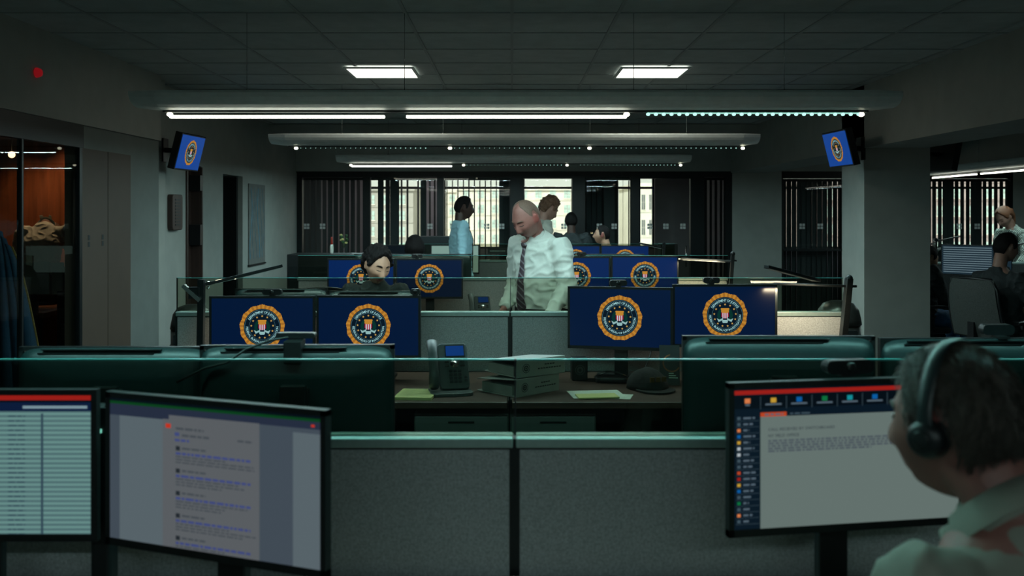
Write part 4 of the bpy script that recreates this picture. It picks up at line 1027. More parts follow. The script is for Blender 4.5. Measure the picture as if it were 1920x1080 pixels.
r = thing('flower_arrangement', 'small pale flowers on the ledge at the right column edge', 'flowers', (X(1753, 10.6), 10.6, ZCAP))
mb = MB(); rn = random.Random(11)
MB().lathe([(.03, 0), (.04, .05), (.035, .07)], 'bezel_black', n=14).build('pot', r)
for i in range(16):
    p = Vector((rn.uniform(-.07, .07), rn.uniform(-.05, .05), rn.uniform(.1, .26))); mb.tube((0, 0, .05), p, .002, 'leaf_green', 5); mb.ball(p, (.018, .018, .014), 'decal_white' if i % 2 else 'brick_pink', 5)
mb.build('flowers', r)
# ------------------------------------------------------------------ glazed office on the left
r = thing('conference_table', 'dark wooden table in the glazed office', 'table', (-4.45, 8.3, 0))
MB().box((-.95, -.4, .70), (.6, .4, .74), 'wood_wall').build('tabletop', r, bev=.004)
for sx in (-.85, .5): MB().box((sx - .04, -.3, 0), (sx + .04, .3, .70), 'door_brown').build('leg', r)
for i, (px0, px1) in enumerate(((45, 92), (96, 117))):
    y = 7.6; o = MB().box((X(px0, y), y, Z(552, y)), (X(px1, y), y + .03, Z(492, y)), 'cream_board').build('cream_board', bev=.003)
    tag(o, ('wide' if i == 0 else 'narrow') + ' cream board standing in front of the office table', 'board')
    MB().box((X(px0, y) + .04, y + .031, 0), (X(px0, y) + .08, y + .07, Z(500, y)), 'door_brown').build('prop', o)
r = thing('flag', 'dark blue flag with gold fringe on a pole inside the glazed office', 'flag', (-3.36, 6.2, 0))
MB().lathe([(.14, 0), (.14, .03), (.05, .06), (.016, .09)], 'gold', n=20).build('stand', r)
MB().tube((0, 0, .08), (0, 0, 1.60), .014, 'gold').build('pole', r); MB().ball((0, 0, 1.62), (.016, .016, .03), 'gold', 8).build('finial', r)
mb = MB(); n = 26; vs = []; zt_, = (1.50,)
for j in range(13):
    for i in range(n + 1):
        u = i / n; sp = .10 + .28 * (j / 12) ** .7; a = u * 3.4
        vs.append((.02 + sp * (u * .9) + .03 * math.sin(u * 22) * (.4 + j / 14), -.03 * math.cos(u * 22) * (.5 + j / 14), zt_ - j * .10 - .16 * u * (1 if j < 12 else 1)))
fs = [[j * (n + 1) + i, j * (n + 1) + i + 1, (j + 1) * (n + 1) + i + 1, (j + 1) * (n + 1) + i] for j in range(12) for i in range(n)]
off = [(v[0], v[1] + .004, v[2]) for v in vs]; N1 = len(vs)
mb.add(vs + off, fs + [[a + N1 for a in f[::-1]] for f in fs], 'flag_blue', smooth=True); cl = mb.build('cloth', r)
mb = MB(); e = [Vector(vs[12 * (n + 1) + i]) for i in range(n + 1)]; mb.loft(e, [(.004, .03)] * (n + 1), 'fringe_gold', side=Vector((0, 1, 0)), n=8); e = [Vector(vs[j * (n + 1) + n]) for j in range(13)]; mb.loft(e, [(.02, .004)] * 13, 'fringe_gold', n=8); mb.build('fringe', cl)
r = thing('office_cabinet', 'dark two-door cabinet at the right side of the glazed office', 'cabinet', (-3.28, 7.6, 0))
MB().box((-.22, -.22, 0), (.2, .22, .96), 'bezel_black').build('body', r, bev=.005)
for s in (0, 1): MB().box((-.21 + s * .205, -.235, .05), (-.012 + s * .205, -.22, .92), 'bezel_black').build('door', r, bev=.003)
def downlight(x, y, lab, w):
    r = thing('ceiling_downlight', lab, 'ceiling light', (x, y, ZC - .002))
    MB().lathe([(.07, -.01), (.05, -.012), (.045, 0)], 'fixture_white', n=20).build('ring', r); MB().lathe([(.04, -.006), (.04, -.002)], 'warm_bulb', n=16).build('bulb', r)
    d = bpy.data.lights.new('downlight_lamp', 'SPOT'); d.energy = w; d.color = (1, .60, .32); d.spot_size = R(75); d.spot_blend = .6; d.shadow_soft_size = .04
    o = bpy.data.objects.new('downlight_lamp', d); C.objects.link(o); o.location = (x, y, ZC - .03)
downlight(X(100, 9.5), 9.5, 'warm downlight over the wooden wall in the glazed office', 34)
downlight(X(5, 9.3), 9.45, 'warm downlight at the frame edge in the glazed office', 20)
r = thing('pendant_bulb', 'small warm hanging bulb in the glazed office', 'light', (X(22, 8.2), 8.2, Z(290, 8.2)))
MB().ball((0, 0, 0), .028, 'warm_bulb', 10).build('bulb', r); MB().tube((0, 0, .03), (0, 0, ZC - Z(290, 8.2) - .001), .003, 'bezel_black', 6).build('cord', r)
# ------------------------------------------------------------------ people
for nm, c_ in (('skin_light', (.36, .20, .15)), ('skin_tan', (.44, .245, .16)), ('skin_dark', (.06, .03, .022)), ('skin_pink', (.25, .105, .085))):
    mat(nm, c_, .5, noise_s=30, noise_a=.08, bump=.04)
mat('lip', (.30, .10, .09), .5, noise_s=30, noise_a=.1); mat('lip_dark', (.10, .035, .03), .5, noise_s=30, noise_a=.1)
mat('skin_red', (.30, .085, .07), .5, noise_s=30, noise_a=.1)
mat('hair_black', (.006, .005, .005), .7, noise_s=60, noise_a=.5, bump=.5, stretch=(8, 8, 1), spec=.2)
mat('hair_brown', (.13, .065, .035), .55, noise_s=60, noise_a=.5, bump=.5, stretch=(8, 8, 1))
mat('hair_red', (.15, .055, .022), .5, noise_s=60, noise_a=.5, bump=.5, stretch=(8, 8, 1))
mat('hair_grey', (.075, .062, .050), .36, noise_s=90, noise_a=.6, bump=.6, stretch=(10, 10, 1))
mat('hair_buzz', (.15, .095, .07), .7, noise_s=300, noise_a=.4, bump=.3)
mat('shirt_white', (.50, .54, .49), .85, noise_s=14, noise_a=.05, bump=.3)
mat('shirt_blue', (.36, .60, .68), .85, noise_s=14, noise_a=.06, bump=.3)
mat('shirt_cream', (.40, .40, .34), .85, noise_s=14, noise_a=.05, bump=.3)
mat('shirt_drab', (.24, .235, .195), .85, noise_s=14, noise_a=.05, bump=.3)
mat('suit_dark', (.022, .03, .032), .85, noise_s=40, noise_a=.2, bump=.3)
mat('trousers_dark', (.02, .022, .028), .85, noise_s=40, noise_a=.2, bump=.2)
mat('belt_black', (.01, .01, .01), .4, noise_s=40, noise_a=.2)
mat('shoe_black', (.01, .01, .01), .3, noise_s=40, noise_a=.2)
mat('eye_dark', (.01, .01, .01), .2, noise_s=40, noise_a=.2)
def tie_mat():
    m = mat('tie_stripe', (.05, .03, .04), .6); nt = m.node_tree; b = nt.nodes['Principled BSDF']
    tc = nt.nodes.new('ShaderNodeTexCoord'); mp = nt.nodes.new('ShaderNodeMapping'); mp.inputs['Rotation'].default_value = (0, R(38), 0)
    w = nt.nodes.new('ShaderNodeTexWave'); w.inputs['Scale'].default_value = 9; w.bands_direction = 'Z'; r = nt.nodes.new('ShaderNodeValToRGB')
    r.color_ramp.interpolation = 'CONSTANT'; e = r.color_ramp.elements; e[0].color = (.035, .022, .03, 1); e[1].position = .72; e[1].color = (.13, .06, .06, 1); x = e.new(.88); x.color = (.14, .15, .17, 1)
    nt.links.new(tc.outputs['Object'], mp.inputs[0]); nt.links.new(mp.outputs[0], w.inputs[0]); nt.links.new(w.outputs['Fac'], r.inputs[0]); nt.links.new(r.outputs[0], b.inputs[0])
tie_mat()
def check_mat():
    m = mat('blouse_check', (.6, .66, .58), .85); nt = m.node_tree; b = nt.nodes['Principled BSDF']
    tc = nt.nodes.new('ShaderNodeTexCoord'); w = nt.nodes.new('ShaderNodeTexChecker'); w.inputs['Scale'].default_value = 70
    w.inputs[1].default_value = (.62, .70, .60, 1); w.inputs[2].default_value = (.10, .14, .13, 1)
    nt.links.new(tc.outputs['Object'], w.inputs[0]); nt.links.new(w.outputs[0], b.inputs[0])
check_mat()

def g(x, s): return math.exp(-(x / s) ** 2)
def sst(t): t = max(0, min(1, t)); return t * t * (3 - 2 * t)
def head_point(d, fem=0.0):
    "d: unit direction, face towards +y. returns the skin point around the head centre"
    x, y, z = d.x * .074, d.y * .094, d.z * .116
    if z < -.005:
        t = sst((-z - .005) / .10); x *= 1 - (.30 + .08 * fem) * t
        if y < 0: y *= 1 - .55 * t
        else: y *= 1 - .02 * t
    if y > 0:
        x *= 1 + .05 * g(z + .02, .04)
        front = sst(y / .06)
        y = y + front * (.006 * g(z + .03, .05) + .010 * g(z + .088, .03) - .004 * g(z - .07, .03))
    if d.y > .15:
        ax = abs(x)
        # nose
        if z > -.052:
            rz = sst((.028 - z) / .055) if z < .028 else 0
            if z < -.028: rz *= sst((z + .050) / .018)
            wdt = .0085 + .006 * sst((.012 - z) / .04)
            y += .021 * rz * g(x, wdt)
            y += .007 * g(ax - .013, .007) * g(z + .033, .008)
        y += (.005 - .003 * fem) * g(z - .034, .010) * g(ax - .026, .022)
        y -= .011 * g(ax - .031, .014) * g(z - .012, .013)
        y += .007 * g(ax - .031, .011) * g(z - .011, .008)
        y += .004 * g(ax - .043, .016) * g(z + .022, .018)
        y += .0055 * g(x, .020) * (g(z + .056, .0048) + 1.1 * g(z + .0675, .0055)) - .003 * g(x, .024) * g(z + .0615, .0022)
        y -= .004 * g(x, .026) * g(z + .079, .006)
        y += .007 * g(x, .018) * g(z + .097, .014)
    return Vector((x, y, z))
def head_grid(nu=84, nv=64):
    for j in range(nv + 1):
        t = math.pi * j / nv
        for i in range(nu):
            a = 2 * math.pi * i / nu
            yield j, i, Vector((math.sin(t) * math.sin(a), math.sin(t) * math.cos(a), math.cos(t)))
def grid_faces(nu, nv):
    return [[j * nu + i, (j + 1) * nu + i, (j + 1) * nu + (i + 1) % nu, j * nu + (i + 1) % nu] for j in range(nv) for i in range(nu)]
def add_head(mb, m, mx, fem=0.0):
    nu, nv = 84, 64
    vs = [head_point(d, fem) for _, _, d in head_grid(nu, nv)]
    mb.add(vs, grid_faces(nu, nv), m, mx, True)
    for s in (-1, 1):      # ears
        e = mx @ Matrix.Translation((s * .074, -.006, -.002)) @ Matrix.Rotation(R(s * 22), 4, 'Z') @ Matrix.Rotation(R(-10), 4, 'X')
        mb.ball((0, 0, 0), (.0085, .018, .031), m, 10, e); mb.ball((s * .004, -.008, .012), (.008, .010, .018), m, 8, e)
    return vs
def interp(tab, x):
    for (a, va), (b_, vb) in zip(tab, tab[1:]):
        if x <= b_: return va + (vb - va) * max(0, (x - a)) / (b_ - a)
    return tab[-1][1]
LINES = {
 'short': [(0, .080), (25, .078), (42, .062), (55, .052), (66, .030), (74, -.005), (82, -.012), (90, .034), (104, .034), (116, -.012), (132, -.062), (180, -.072)],
 'woman': [(0, .092), (18, .086), (38, .070), (52, .048), (62, .020), (72, .0), (80, -.005), (92, .02), (106, .018), (118, -.03), (135, -.075), (180, -.085)],
 'fringe': [(0, .2), (34, .2), (46, .098), (58, .078), (68, .05), (76, .02), (84, .005), (92, .034), (104, .034), (116, -.012), (132, -.058), (180, -.066)],
 'long': [(0, .080), (30, .074), (50, .045), (62, .01), (72, -.04), (90, -.06), (120, -.09), (180, -.10)],
 'mature': [(0, .082), (25, .080), (42, .066), (55, .055), (66, .030), (76, .0), (84, .0), (90, .036), (104, .034), (112, .0), (122, -.042), (136, -.078), (180, -.092)],
}
def add_hair(mb, m, mx, style, thick, lump=0, lump_s=20, fem=0, seed=0, top=0, back=0, soft=.014):
    nu, nv = 96, 80; vs = []
    for _, _, d in head_grid(nu, nv):
        p = head_point(d, fem); phi = math.degrees(math.atan2(abs(d.x), d.y))
        edge = interp(LINES[style], phi) + .004 * noise.noise(p * 60 + Vector((seed, 0, 0)))
        c = sst((p.z - edge) / soft)
        t = thick + top * sst(p.z / .1) + back * sst(-p.y / .08)
        if lump: t += lump * noise.noise(p * lump_s + Vector((seed, 3, 7))) + lump * .5 * noise.noise(p * lump_s * 2.3 + Vector((seed, 3, 7)))
        n = Vector((d.x, d.y * .8, d.z)).normalized()
        vs.append(p * .90 if c <= 0 else p + n * (max(t, .0025) * c) - n * .006 * (1 - c))
    mb.add(vs, grid_faces(nu, nv), m, mx, True)
def face_pt(x, z, off=.001, fem=0):
    best = None
    for k in range(26):
        d = Vector((x / .074, 0, z / .116)); 
    # iterate on direction so the skin point lands on (x, z)
    dx, dz = x / .074, z / .116
    for _ in range(12):
        q = max(.05, 1 - dx * dx - dz * dz); d = Vector((dx, math.sqrt(q), dz)).normalized(); p = head_point(d, fem)
        dx += (x - p.x) / .074 * .8; dz += (z - p.z) / .116 * .8
    return p + Vector((0, off, 0))
def remeshed(mb, name, voxel, parent, smooth=2, disp=None, recolor=None):
    me = mb.mesh('tmp'); o = bpy.data.objects.new('tmp', me); C.objects.link(o)
    r = o.modifiers.new('r', 'REMESH'); r.mode = 'VOXEL'; r.voxel_size = voxel; r.use_smooth_shade = True
    s = o.modifiers.new('s', 'SMOOTH'); s.iterations = smooth; s.factor = .5
    bpy.context.view_layer.update()
    out = bpy.data.meshes.new_from_object(o.evaluated_get(bpy.context.evaluated_depsgraph_get())); out.name = name
    bpy.data.objects.remove(o); bpy.data.meshes.remove(me)
    if disp:
        new = []
        for v, nn in zip([v.co.copy() for v in out.vertices], [v.normal.copy() for v in out.vertices]): new.extend(disp(v, nn))
        out.vertices.foreach_set('co', new); out.update()
    out.materials.clear()
    for m in mb.mats[:1]: out.materials.append(m)
    if recolor:
        mats, fn = recolor
        for m in mats: out.materials.append(M[m])
        for p in out.polygons: p.material_index = fn(p.center)
    else:
        for p in out.polygons: p.material_index = 0
    for p in out.polygons: p.use_smooth = True
    q = bpy.data.objects.new(name, out); C.objects.link(q); q.parent = parent
    return q
def add_hand(mb, m, wrist, d, palm, s=1.0, curl=25, mirror=1):
    "d: direction of the hand, palm: palm normal"
    d = Vector(d).normalized(); palm = Vector(palm); palm = (palm - d * palm.dot(d)).normalized(); side = d.cross(palm) * mirror
    w = Vector(wrist)
    mb.loft([w, w + d * .03 * s, w + d * .065 * s, w + d * .092 * s], [(.026 * s, .018 * s), (.036 * s, .017 * s), (.041 * s, .014 * s), (.038 * s, .011 * s)], m, side, 12)
    for k, (o_, L) in enumerate(((-.031, .068), (-.0105, .078), (.0105, .073), (.031, .058))):
        p = w + d * .088 * s + side * o_ * s; a = 0; pts = [p - d * .015 * s]; dirv = d
        for seg, fr in enumerate((.45, .3, .25)):
            a += R(curl * (.7 + .25 * seg)); dirv = d * math.cos(a) + palm * math.sin(a); pts.append(pts[-1] + dirv * (L * s * fr + (.015 * s if seg == 0 else 0)))
        mb.loft(pts, [.0088 * s, .0084 * s, .0078 * s, .0065 * s], m, side, 8)
    p = w + d * .025 * s - side * .030 * s; q = p - side * .025 * s + d * .025 * s + palm * .010 * s
    mb.loft([p, q, q + (d * .8 + palm * .45 - side * .25).normalized() * .03 * s], [.013 * s, .010 * s, .0075 * s], m, palm, 8)

def person(name_lab, loc, rz, skin, top, head=None, hair=None, legs='stand', J=None, belly=0.0, bulk=1.0, sleeve='long', tie=None, collar=True, fem=0, voxel=.0065, bottoms='trousers_dark', face=True, hairkw=None, brow='hair_brown', mouth='lip', jacket=False, mous=False, headyaw=0, headpitch=0, headroll=0, wr=.010, ws=9, eyes='closed', redear=False, tieoff=0.0, neckr=1.0, hs=1.0):
    root = thing('person', name_lab, 'person', loc, rz)
    j = dict(pelvis=Vector((0, 0, .94)), waist=Vector((0, .0, 1.08)), chest=Vector((0, .0, 1.33)), neck=Vector((0, -.01, 1.50)), head=Vector((0, .03, 1.655)),
             shR=Vector((.185, -.01, 1.44)), shL=Vector((-.185, -.01, 1.44)), elR=Vector((.24, -.03, 1.15)), elL=Vector((-.24, -.03, 1.15)), wrR=Vector((.25, .06, .90)), wrL=Vector((-.25, .06, .90)),
             hiR=Vector((.09, 0, .92)), hiL=Vector((-.09, 0, .92)), knR=Vector((.10, .02, .50)), knL=Vector((-.10, .02, .50)), anR=Vector((.11, -.02, .09)), anL=Vector((-.11, -.02, .09)))
    if legs == 'sit':
        dz = -.43
        for k in ('pelvis', 'waist', 'chest', 'neck', 'head', 'shR', 'shL', 'elR', 'elL'): j[k] = j[k] + Vector((0, 0, dz))
        j['hiR'] = Vector((.09, .02, .53)); j['hiL'] = Vector((-.09, .02, .53)); j['knR'] = Vector((.12, .42, .53)); j['knL'] = Vector((-.12, .42, .53)); j['anR'] = Vector((.12, .40, .10)); j['anL'] = Vector((-.12, .40, .10))
        j['elR'] = Vector((.25, .06, .76)); j['elL'] = Vector((-.25, .06, .76)); j['wrR'] = Vector((.18, .31, .76)); j['wrL'] = Vector((-.18, .31, .76))
    for k, v in (J or {}).items(): j[k] = Vector(v)
    b = bulk; shv = (j['shR'] - j['shL']).normalized()
    def torso(mb, m, e, lo=True, hi=True):
        pts = [j['pelvis'] - Vector((0, 0, .07)), j['pelvis'], j['waist'], (j['waist'] + j['chest']) / 2, j['chest'], j['chest'] * .42 + j['neck'] * .58, j['chest'] * .2 + j['neck'] * .8, j['neck']]
        rad = [(.14 * b + e, .095 * b + e), (.168 * b + e, .115 * b + e), (.148 * b + e, (.105 + belly) * b + e), (.155 * b + e, (.112 + belly * .8) * b + e), (.172 * b + e, .118 * b + e), (.150 * b + e * .8, .088 * b + e * .7), (.108 * b + e * .6, .078 * b + e * .5), (.061 + e * .55, .060 + e * .5)]
        mb.loft(pts, rad, m, shv, 20)
    def arm(mb, m, s, e, upto=1.0):
        sh, el, w = j['sh' + s], j['el' + s], j['wr' + s]; end = el + (w - el) * upto
        inn = sh * .72 + j['chest'] * .28 * 0 + j['neck'] * .28 - Vector((0, 0, .03))
        mb.loft([inn, sh, sh * .8 + el * .2, sh * .5 + el * .5, el, el * .6 + end * .4, end], [.044 * b + e, .050 * b + e, .052 * b + e, .047 * b + e, .042 * b + e, .040 * b + e, (.028 if upto > .9 else .036) + e], m, Vector((0, 1, .3)), 14)
    def leg(mb, m, s, e):
        h, k, a = j['hi' + s], j['kn' + s], j['an' + s]
        mb.loft([h + (h - k).normalized() * .03, h, h * .5 + k * .5, k, k * .55 + a * .45, a], [.085 * b + e, .088 * b + e, .072 * b + e, .056 + e, .052 + e, .038 + e], m, Vector((1, 0, 0)), 14)
    hm = Matrix.Translation(j['head']) @ Matrix.Rotation(R(headyaw), 4, 'Z') @ Matrix.Rotation(R(-headpitch), 4, 'X') @ Matrix.Rotation(R(headroll), 4, 'Y') @ Matrix.Scale(hs, 4)
    if top is None: top = 'shirt_white'
    body = MB(); torso(body, skin, 0)
    for s in 'RL': arm(body, skin, s, 0); leg(body, skin, s, 0)
    nb = hm @ Vector((0, -.028, -.055)); body.loft([j['neck'] - (j['neck'] - j['chest']).normalized() * .06, j['neck'] + Vector((0, 0, .005)), (j['neck'] + nb) / 2 + Vector((0, 0, .01)), nb, hm @ Vector((0, -.02, .0))], [(.052 * neckr, .048 * neckr), (.056 * neckr, .054 * neckr), (.055 * neckr, .056 * neckr), (.054 * neckr, .058 * neckr), (.05 * neckr, .05 * neckr)], skin, Vector((1, 0, 0)), 16)
    add_head(body, skin, hm, fem)
    for s, mir in (('R', 1), ('L', -1)):
        d = (j['wr' + s] - j['el' + s]).normalized(); pn = Vector((-mir, 0, 0)) if abs(d.x) < .6 and d.z < -.5 else Vector((0, 0, -1))
        add_hand(body, skin, j['wr' + s], d, pn, curl=28, mirror=mir if pn.z == 0 else mir)
    for s in 'RL': a = j['an' + s]; body.loft([a + Vector((0, -.05, -.045)), a + Vector((0, .04, -.05)), a + Vector((0, .13, -.06))], [(.035, .03), (.04, .028), (.04, .02)], skin, Vector((1, 0, 0)), 12)
    inv = hm.inverted()
    def fn(c):
        p = inv @ c
        if abs(p.x) < .023 and -.0735 < p.z < -.0515 and p.y > .07 and abs(p.x) < .024 * (1 - ((p.z + .0625) / .0125) ** 2) ** .5 if abs(p.z + .0625) < .0125 else False: return 1
        if redear and abs(p.x) > .0725 and abs(p.z) < .035 and -.03 < p.y < .02: return 2
        return 0
    remeshed(body, 'body', voxel, root, 1, recolor=([mouth, 'skin_red'], fn))
    # clothes
    def wrinkle(co, n):
        o_ = Vector((loc[0], loc[1], 0)); q = Vector((co.x + co.z * .35, co.y, co.z * .55)); w_ = noise.noise(q * ws + o_) * .8
        w2 = 1 - abs(noise.noise(Vector((co.x * .7 - co.z * .5, co.y * .7, co.z * 1.1 + co.x * .6)) * ws * 1.7 + o_)) * 2.4; w_ += .9 * max(0, w2) ** 2 - .3
        return co + n * w_ * wr
    t = MB(); torso(t, top, .014)
    for s in 'RL': arm(t, top, s, .014 + (.006 if jacket else 0), .97 if sleeve == 'long' else .45)
    nm = 'jacket' if jacket else 'shirt'
    sh = remeshed(t, nm, .009, root, 3, disp=wrinkle)
    t = MB(); p0 = j['pelvis']; t.loft([p0 - Vector((0, 0, .07)), p0, p0 * .55 + j['waist'] * .45], [(.15 * b + .014, .105 * b + .014), (.176 * b + .014, .122 * b + .014), (.160 * b + .016, (.114 + belly * .8) * b + .014)], bottoms, Vector((1, 0, 0)), 20)
    for s in 'RL': leg(t, bottoms, s, .016)
    remeshed(t, 'trousers', .011, root, 3, disp=wrinkle)
    for s in 'RL':
        a = j['an' + s]; t = MB(); t.loft([a + Vector((0, -.075, -.045)), a + Vector((0, -.03, -.035)), a + Vector((0, .06, -.045)), a + Vector((0, .15, -.06)), a + Vector((0, .175, -.065))], [(.036, .04), (.044, .05), (.048, .042), (.045, .026), (.03, .016)], 'shoe_black', Vector((1, 0, 0)), 14); t.build('shoe', root)
    t = MB(); q = p0 * .6 + j['waist'] * .4; t.loft([q - Vector((0, 0, .018)), q + Vector((0, 0, .018))], [(.166 * b + .016, (.116 + belly * .8) * b + .017)] * 2, 'belt_black', Vector((1, 0, 0)), 28, cap=0, smooth=False); t.build('belt', root)
    axis = (nb - j['neck']).normalized()
    if collar:
        cm = top if not jacket else 'shirt_white'; t = MB(); n = 28; c0 = j['neck'] - (j['neck'] - j['chest']).normalized() * .012 + Vector((0, .004, 0)); vs = []
        fwd = Vector((0, 1, 0)); fwd = (fwd - axis * fwd.dot(axis)).normalized(); sd = fwd.cross(axis)
        for (rr, hh) in ((.075, -.012), (.070, .032), (.075, .034), (.088, -.006)):
            for k in range(n):
                a = 2 * math.pi * (k + .5) / n; dip = max(0, math.cos(a)) ** 6
                vs.append(c0 + fwd * (rr * math.cos(a) * .92) + sd * (rr * math.sin(a)) + axis * (hh - dip * (.028 if hh > .02 else .034)))
        fs = [[i * n + k, i * n + (k + 1) % n, (i + 1) * n + (k + 1) % n, (i + 1) * n + k] for i in range(3) for k in range(n)]
        t.add(vs, fs, cm, smooth=True)
        fr = c0 + fwd * .07 - axis * .02
        for s in (-1, 1):   # collar points
            t.add([fr + sd * s * .012 + axis * .012 + fwd * .004, fr + sd * s * .05 + axis * .02 - fwd * .012, fr + sd * s * .052 - axis * .040 + fwd * .010, fr + sd * s * .03 - axis * .035 + fwd * .020,
                   fr + sd * s * .012 + axis * .012 + fwd * .001, fr + sd * s * .05 + axis * .02 - fwd * .016, fr + sd * s * .052 - axis * .040 + fwd * .006, fr + sd * s * .03 - axis * .035 + fwd * .016],
                  [(0, 1, 2, 3), (7, 6, 5, 4), (0, 4, 5, 1), (1, 5, 6, 2), (2, 6, 7, 3), (3, 7, 4, 0)], cm)
        t.build('collar', root)
        if tie:
            from mathutils.bvhtree import BVHTree
            bv = BVHTree.FromPolygons([v.co for v in sh.data.vertices], [list(p.vertices) for p in sh.data.polygons])
            k0 = fr + fwd * .012 - axis * .012; t = MB()
            hit = bv.ray_cast(Vector((k0.x, 1.2, k0.z)), Vector((0, -1, 0)))[0]
            if hit: k0.y = max(k0.y, hit.y + .006)
            t.loft([k0 + axis * .016, k0 - axis * .004, k0 - axis * .026], [(.025, .014), (.021, .015), (.015, .012)], tie, Vector((1, 0, 0)), 8, smooth=False)
            pts = []; rad = []; zt_ = k0.z - .006
            for i in range(14):
                f = i / 13; z_ = zt_ - f * .50; xc = k0.x + tieoff * f
                hit = bv.ray_cast(Vector((xc, 1.2, z_)), Vector((0, -1, 0)))[0]
                pts.append(Vector((xc, (hit.y if hit else pts[-1].y) + .007, z_))); rad.append(((.012 + .029 * min(1, f * 1.2)) * (1 if f < .97 else .4), .004))
            for i in range(1, 13): pts[i].y = max(pts[i].y, (pts[i - 1].y + pts[i + 1].y) / 2)
            t.loft(pts, rad, tie, Vector((1, 0, 0)), 8, smooth=False); t.build('tie', root)
    if hair:
        t = MB(); add_hair(t, hair, hm, **(hairkw or dict(style='short', thick=.014, lump=.004)))
        t.build('hair', root)
    if face:
        for s in (-1, 1):
            t = MB(); pts = [hm @ face_pt(s * (.014 + .034 * i / 5), .030 + .005 * math.sin(math.pi * (i + .8) / 6.2) - (.004 if i == 5 else 0), .0015, fem) for i in range(6)]
            t.loft(pts, [(.0022, .0022), (.0036, .0032), (.0036, .0032), (.0032, .003), (.0026, .0024), (.0014, .0014)], brow, Vector((0, 0, 1)), 8); t.build('eyebrow', root)
            t = MB(); zc = .004 if eyes == 'closed' else .012
            if eyes == 'closed':
                pts = [hm @ face_pt(s * (.018 + .027 * i / 6), .0055 - .003 * math.sin(math.pi * i / 6), .0008, fem) for i in range(7)]
                t.loft(pts, [.0011, .0016, .0018, .0019, .0019, .0018, .001], 'eye_dark', Vector((0, 0, 1)), 6); t.build('eyelashes', root)
            else:
                c = face_pt(s * .031, .012, -.004, fem); t.ball(hm @ c, (.008, .006, .005), 'eye_dark', 8); t.build('eye', root)
    if mous:
        t = MB(); pts = [hm @ face_pt(-.024 + .048 * i / 8, -.050 - .006 * abs(i - 4) / 4, .003, fem) for i in range(9)]
        t.loft(pts, [.0025, .0045, .006, .0065, .006, .0065, .006, .0045, .0025], brow, Vector((0, 0, 1)), 8); t.build('moustache', root)
    return root, hm

# bald man standing, looking down to the side
person('bald standing man in a pale shirt and striped tie looking down beside the partition', (X(1017, 6.42), 6.42, 0), R(180 - 42), 'skin_pink', 'shirt_white', legs='stand', bulk=1.15, belly=.03, hs=1.07,
       J=dict(pelvis=(0, -.02, .86), waist=(0, .0, 1.00), chest=(0, .015, 1.25), neck=(0, .075, 1.425), head=(-.025, .19, 1.528), shR=(.190, .04, 1.352), shL=(-.190, .04, 1.352),
              elR=(.26, -.03, 1.10), elL=(-.245, .04, 1.09), wrR=(.20, .16, .92), wrL=(-.22, .19, .90), hiR=(.09, 0, .90), hiL=(-.09, 0, .90)),
       headyaw=-4, headpitch=36, headroll=0, tieoff=.02, hair='hair_buzz', hairkw=dict(style='fringe', thick=.0035, lump=.0006, soft=.02), tie='tie_stripe', brow='hair_buzz', redear=True, wr=.012, ws=8, voxel=.0055)
# woman seated
person('seated woman with dark curly hair looking down behind the left seal monitors', (X(702, 6.24), 6.30, 0), R(180 + 14), 'skin_tan', 'suit_dark', legs='sit', fem=1, collar=False, bulk=.88,
       J=dict(head=(0, .10, 1.222), neck=(0, .02, 1.115), chest=(0, .01, .93), shR=(.165, -.01, 1.06), shL=(-.165, -.01, 1.06), elR=(.24, .1, .76), elL=(-.24, .1, .76), wrR=(.15, .32, .765), wrL=(-.15, .32, .765)), headyaw=20, headpitch=24, headroll=-6,
       hair='hair_black', hairkw=dict(style='woman', thick=.015, lump=.011, lump_s=62, fem=1, top=.006, back=.020, soft=.012), brow='hair_black', voxel=.0045, neckr=.74)
# man in pale blue shirt by the window, profile to the right
person('standing man with short black hair and pale blue shirt in profile', (X(866, 10.2), 9.95, 0), R(-78), 'skin_dark', 'shirt_blue', legs='stand', bulk=.92,
       J=dict(head=(0, .035, 1.615), neck=(0, -.01, 1.46), chest=(0, 0, 1.29)), headpitch=6, hair='hair_black', hairkw=dict(style='short', thick=.012, lump=.002, lump_s=60), tie='suit_dark', brow='hair_black', mouth='lip_dark', voxel=.008)
# curly haired man behind the bald man
person('man with curly reddish brown hair bending his head behind the bald man', (X(1008, 10.2), 9.95, 0), R(-60), 'skin_light', 'shirt_cream', legs='stand', bulk=.95,
       J=dict(head=(0, .13, 1.60), neck=(0, .04, 1.46), chest=(0, 0, 1.29)), headpitch=30, hair='hair_brown', hairkw=dict(style='short', thick=.024, lump=.020, lump_s=55, top=.014), tie='suit_dark', voxel=.008)
# dark figure against the bright door
person('dark silhouetted person in a black coat in front of the bright glass door', (X(1071, 12.7), 12.7, 0), R(0), 'skin_dark', 'suit_dark', legs='stand', bulk=.95, jacket=True, collar=False,
       J=dict(head=(0, .03, 1.45), neck=(0, -.01, 1.30), chest=(0, 0, 1.14), waist=(0, 0, .98), pelvis=(0, 0, .86), shR=(.19, 0, 1.25), shL=(-.19, 0, 1.25), elR=(.26, -.02, .98), elL=(-.26, -.02, .98), wrR=(.24, .1, .76), wrL=(-.24, .1, .76), hiR=(.09, 0, .84), hiL=(-.09, 0, .84), knR=(.1, .02, .47), knL=(-.1, .02, .47)),
       hair='hair_black', hairkw=dict(style='short', thick=.012, lump=.002), face=False, voxel=.009)
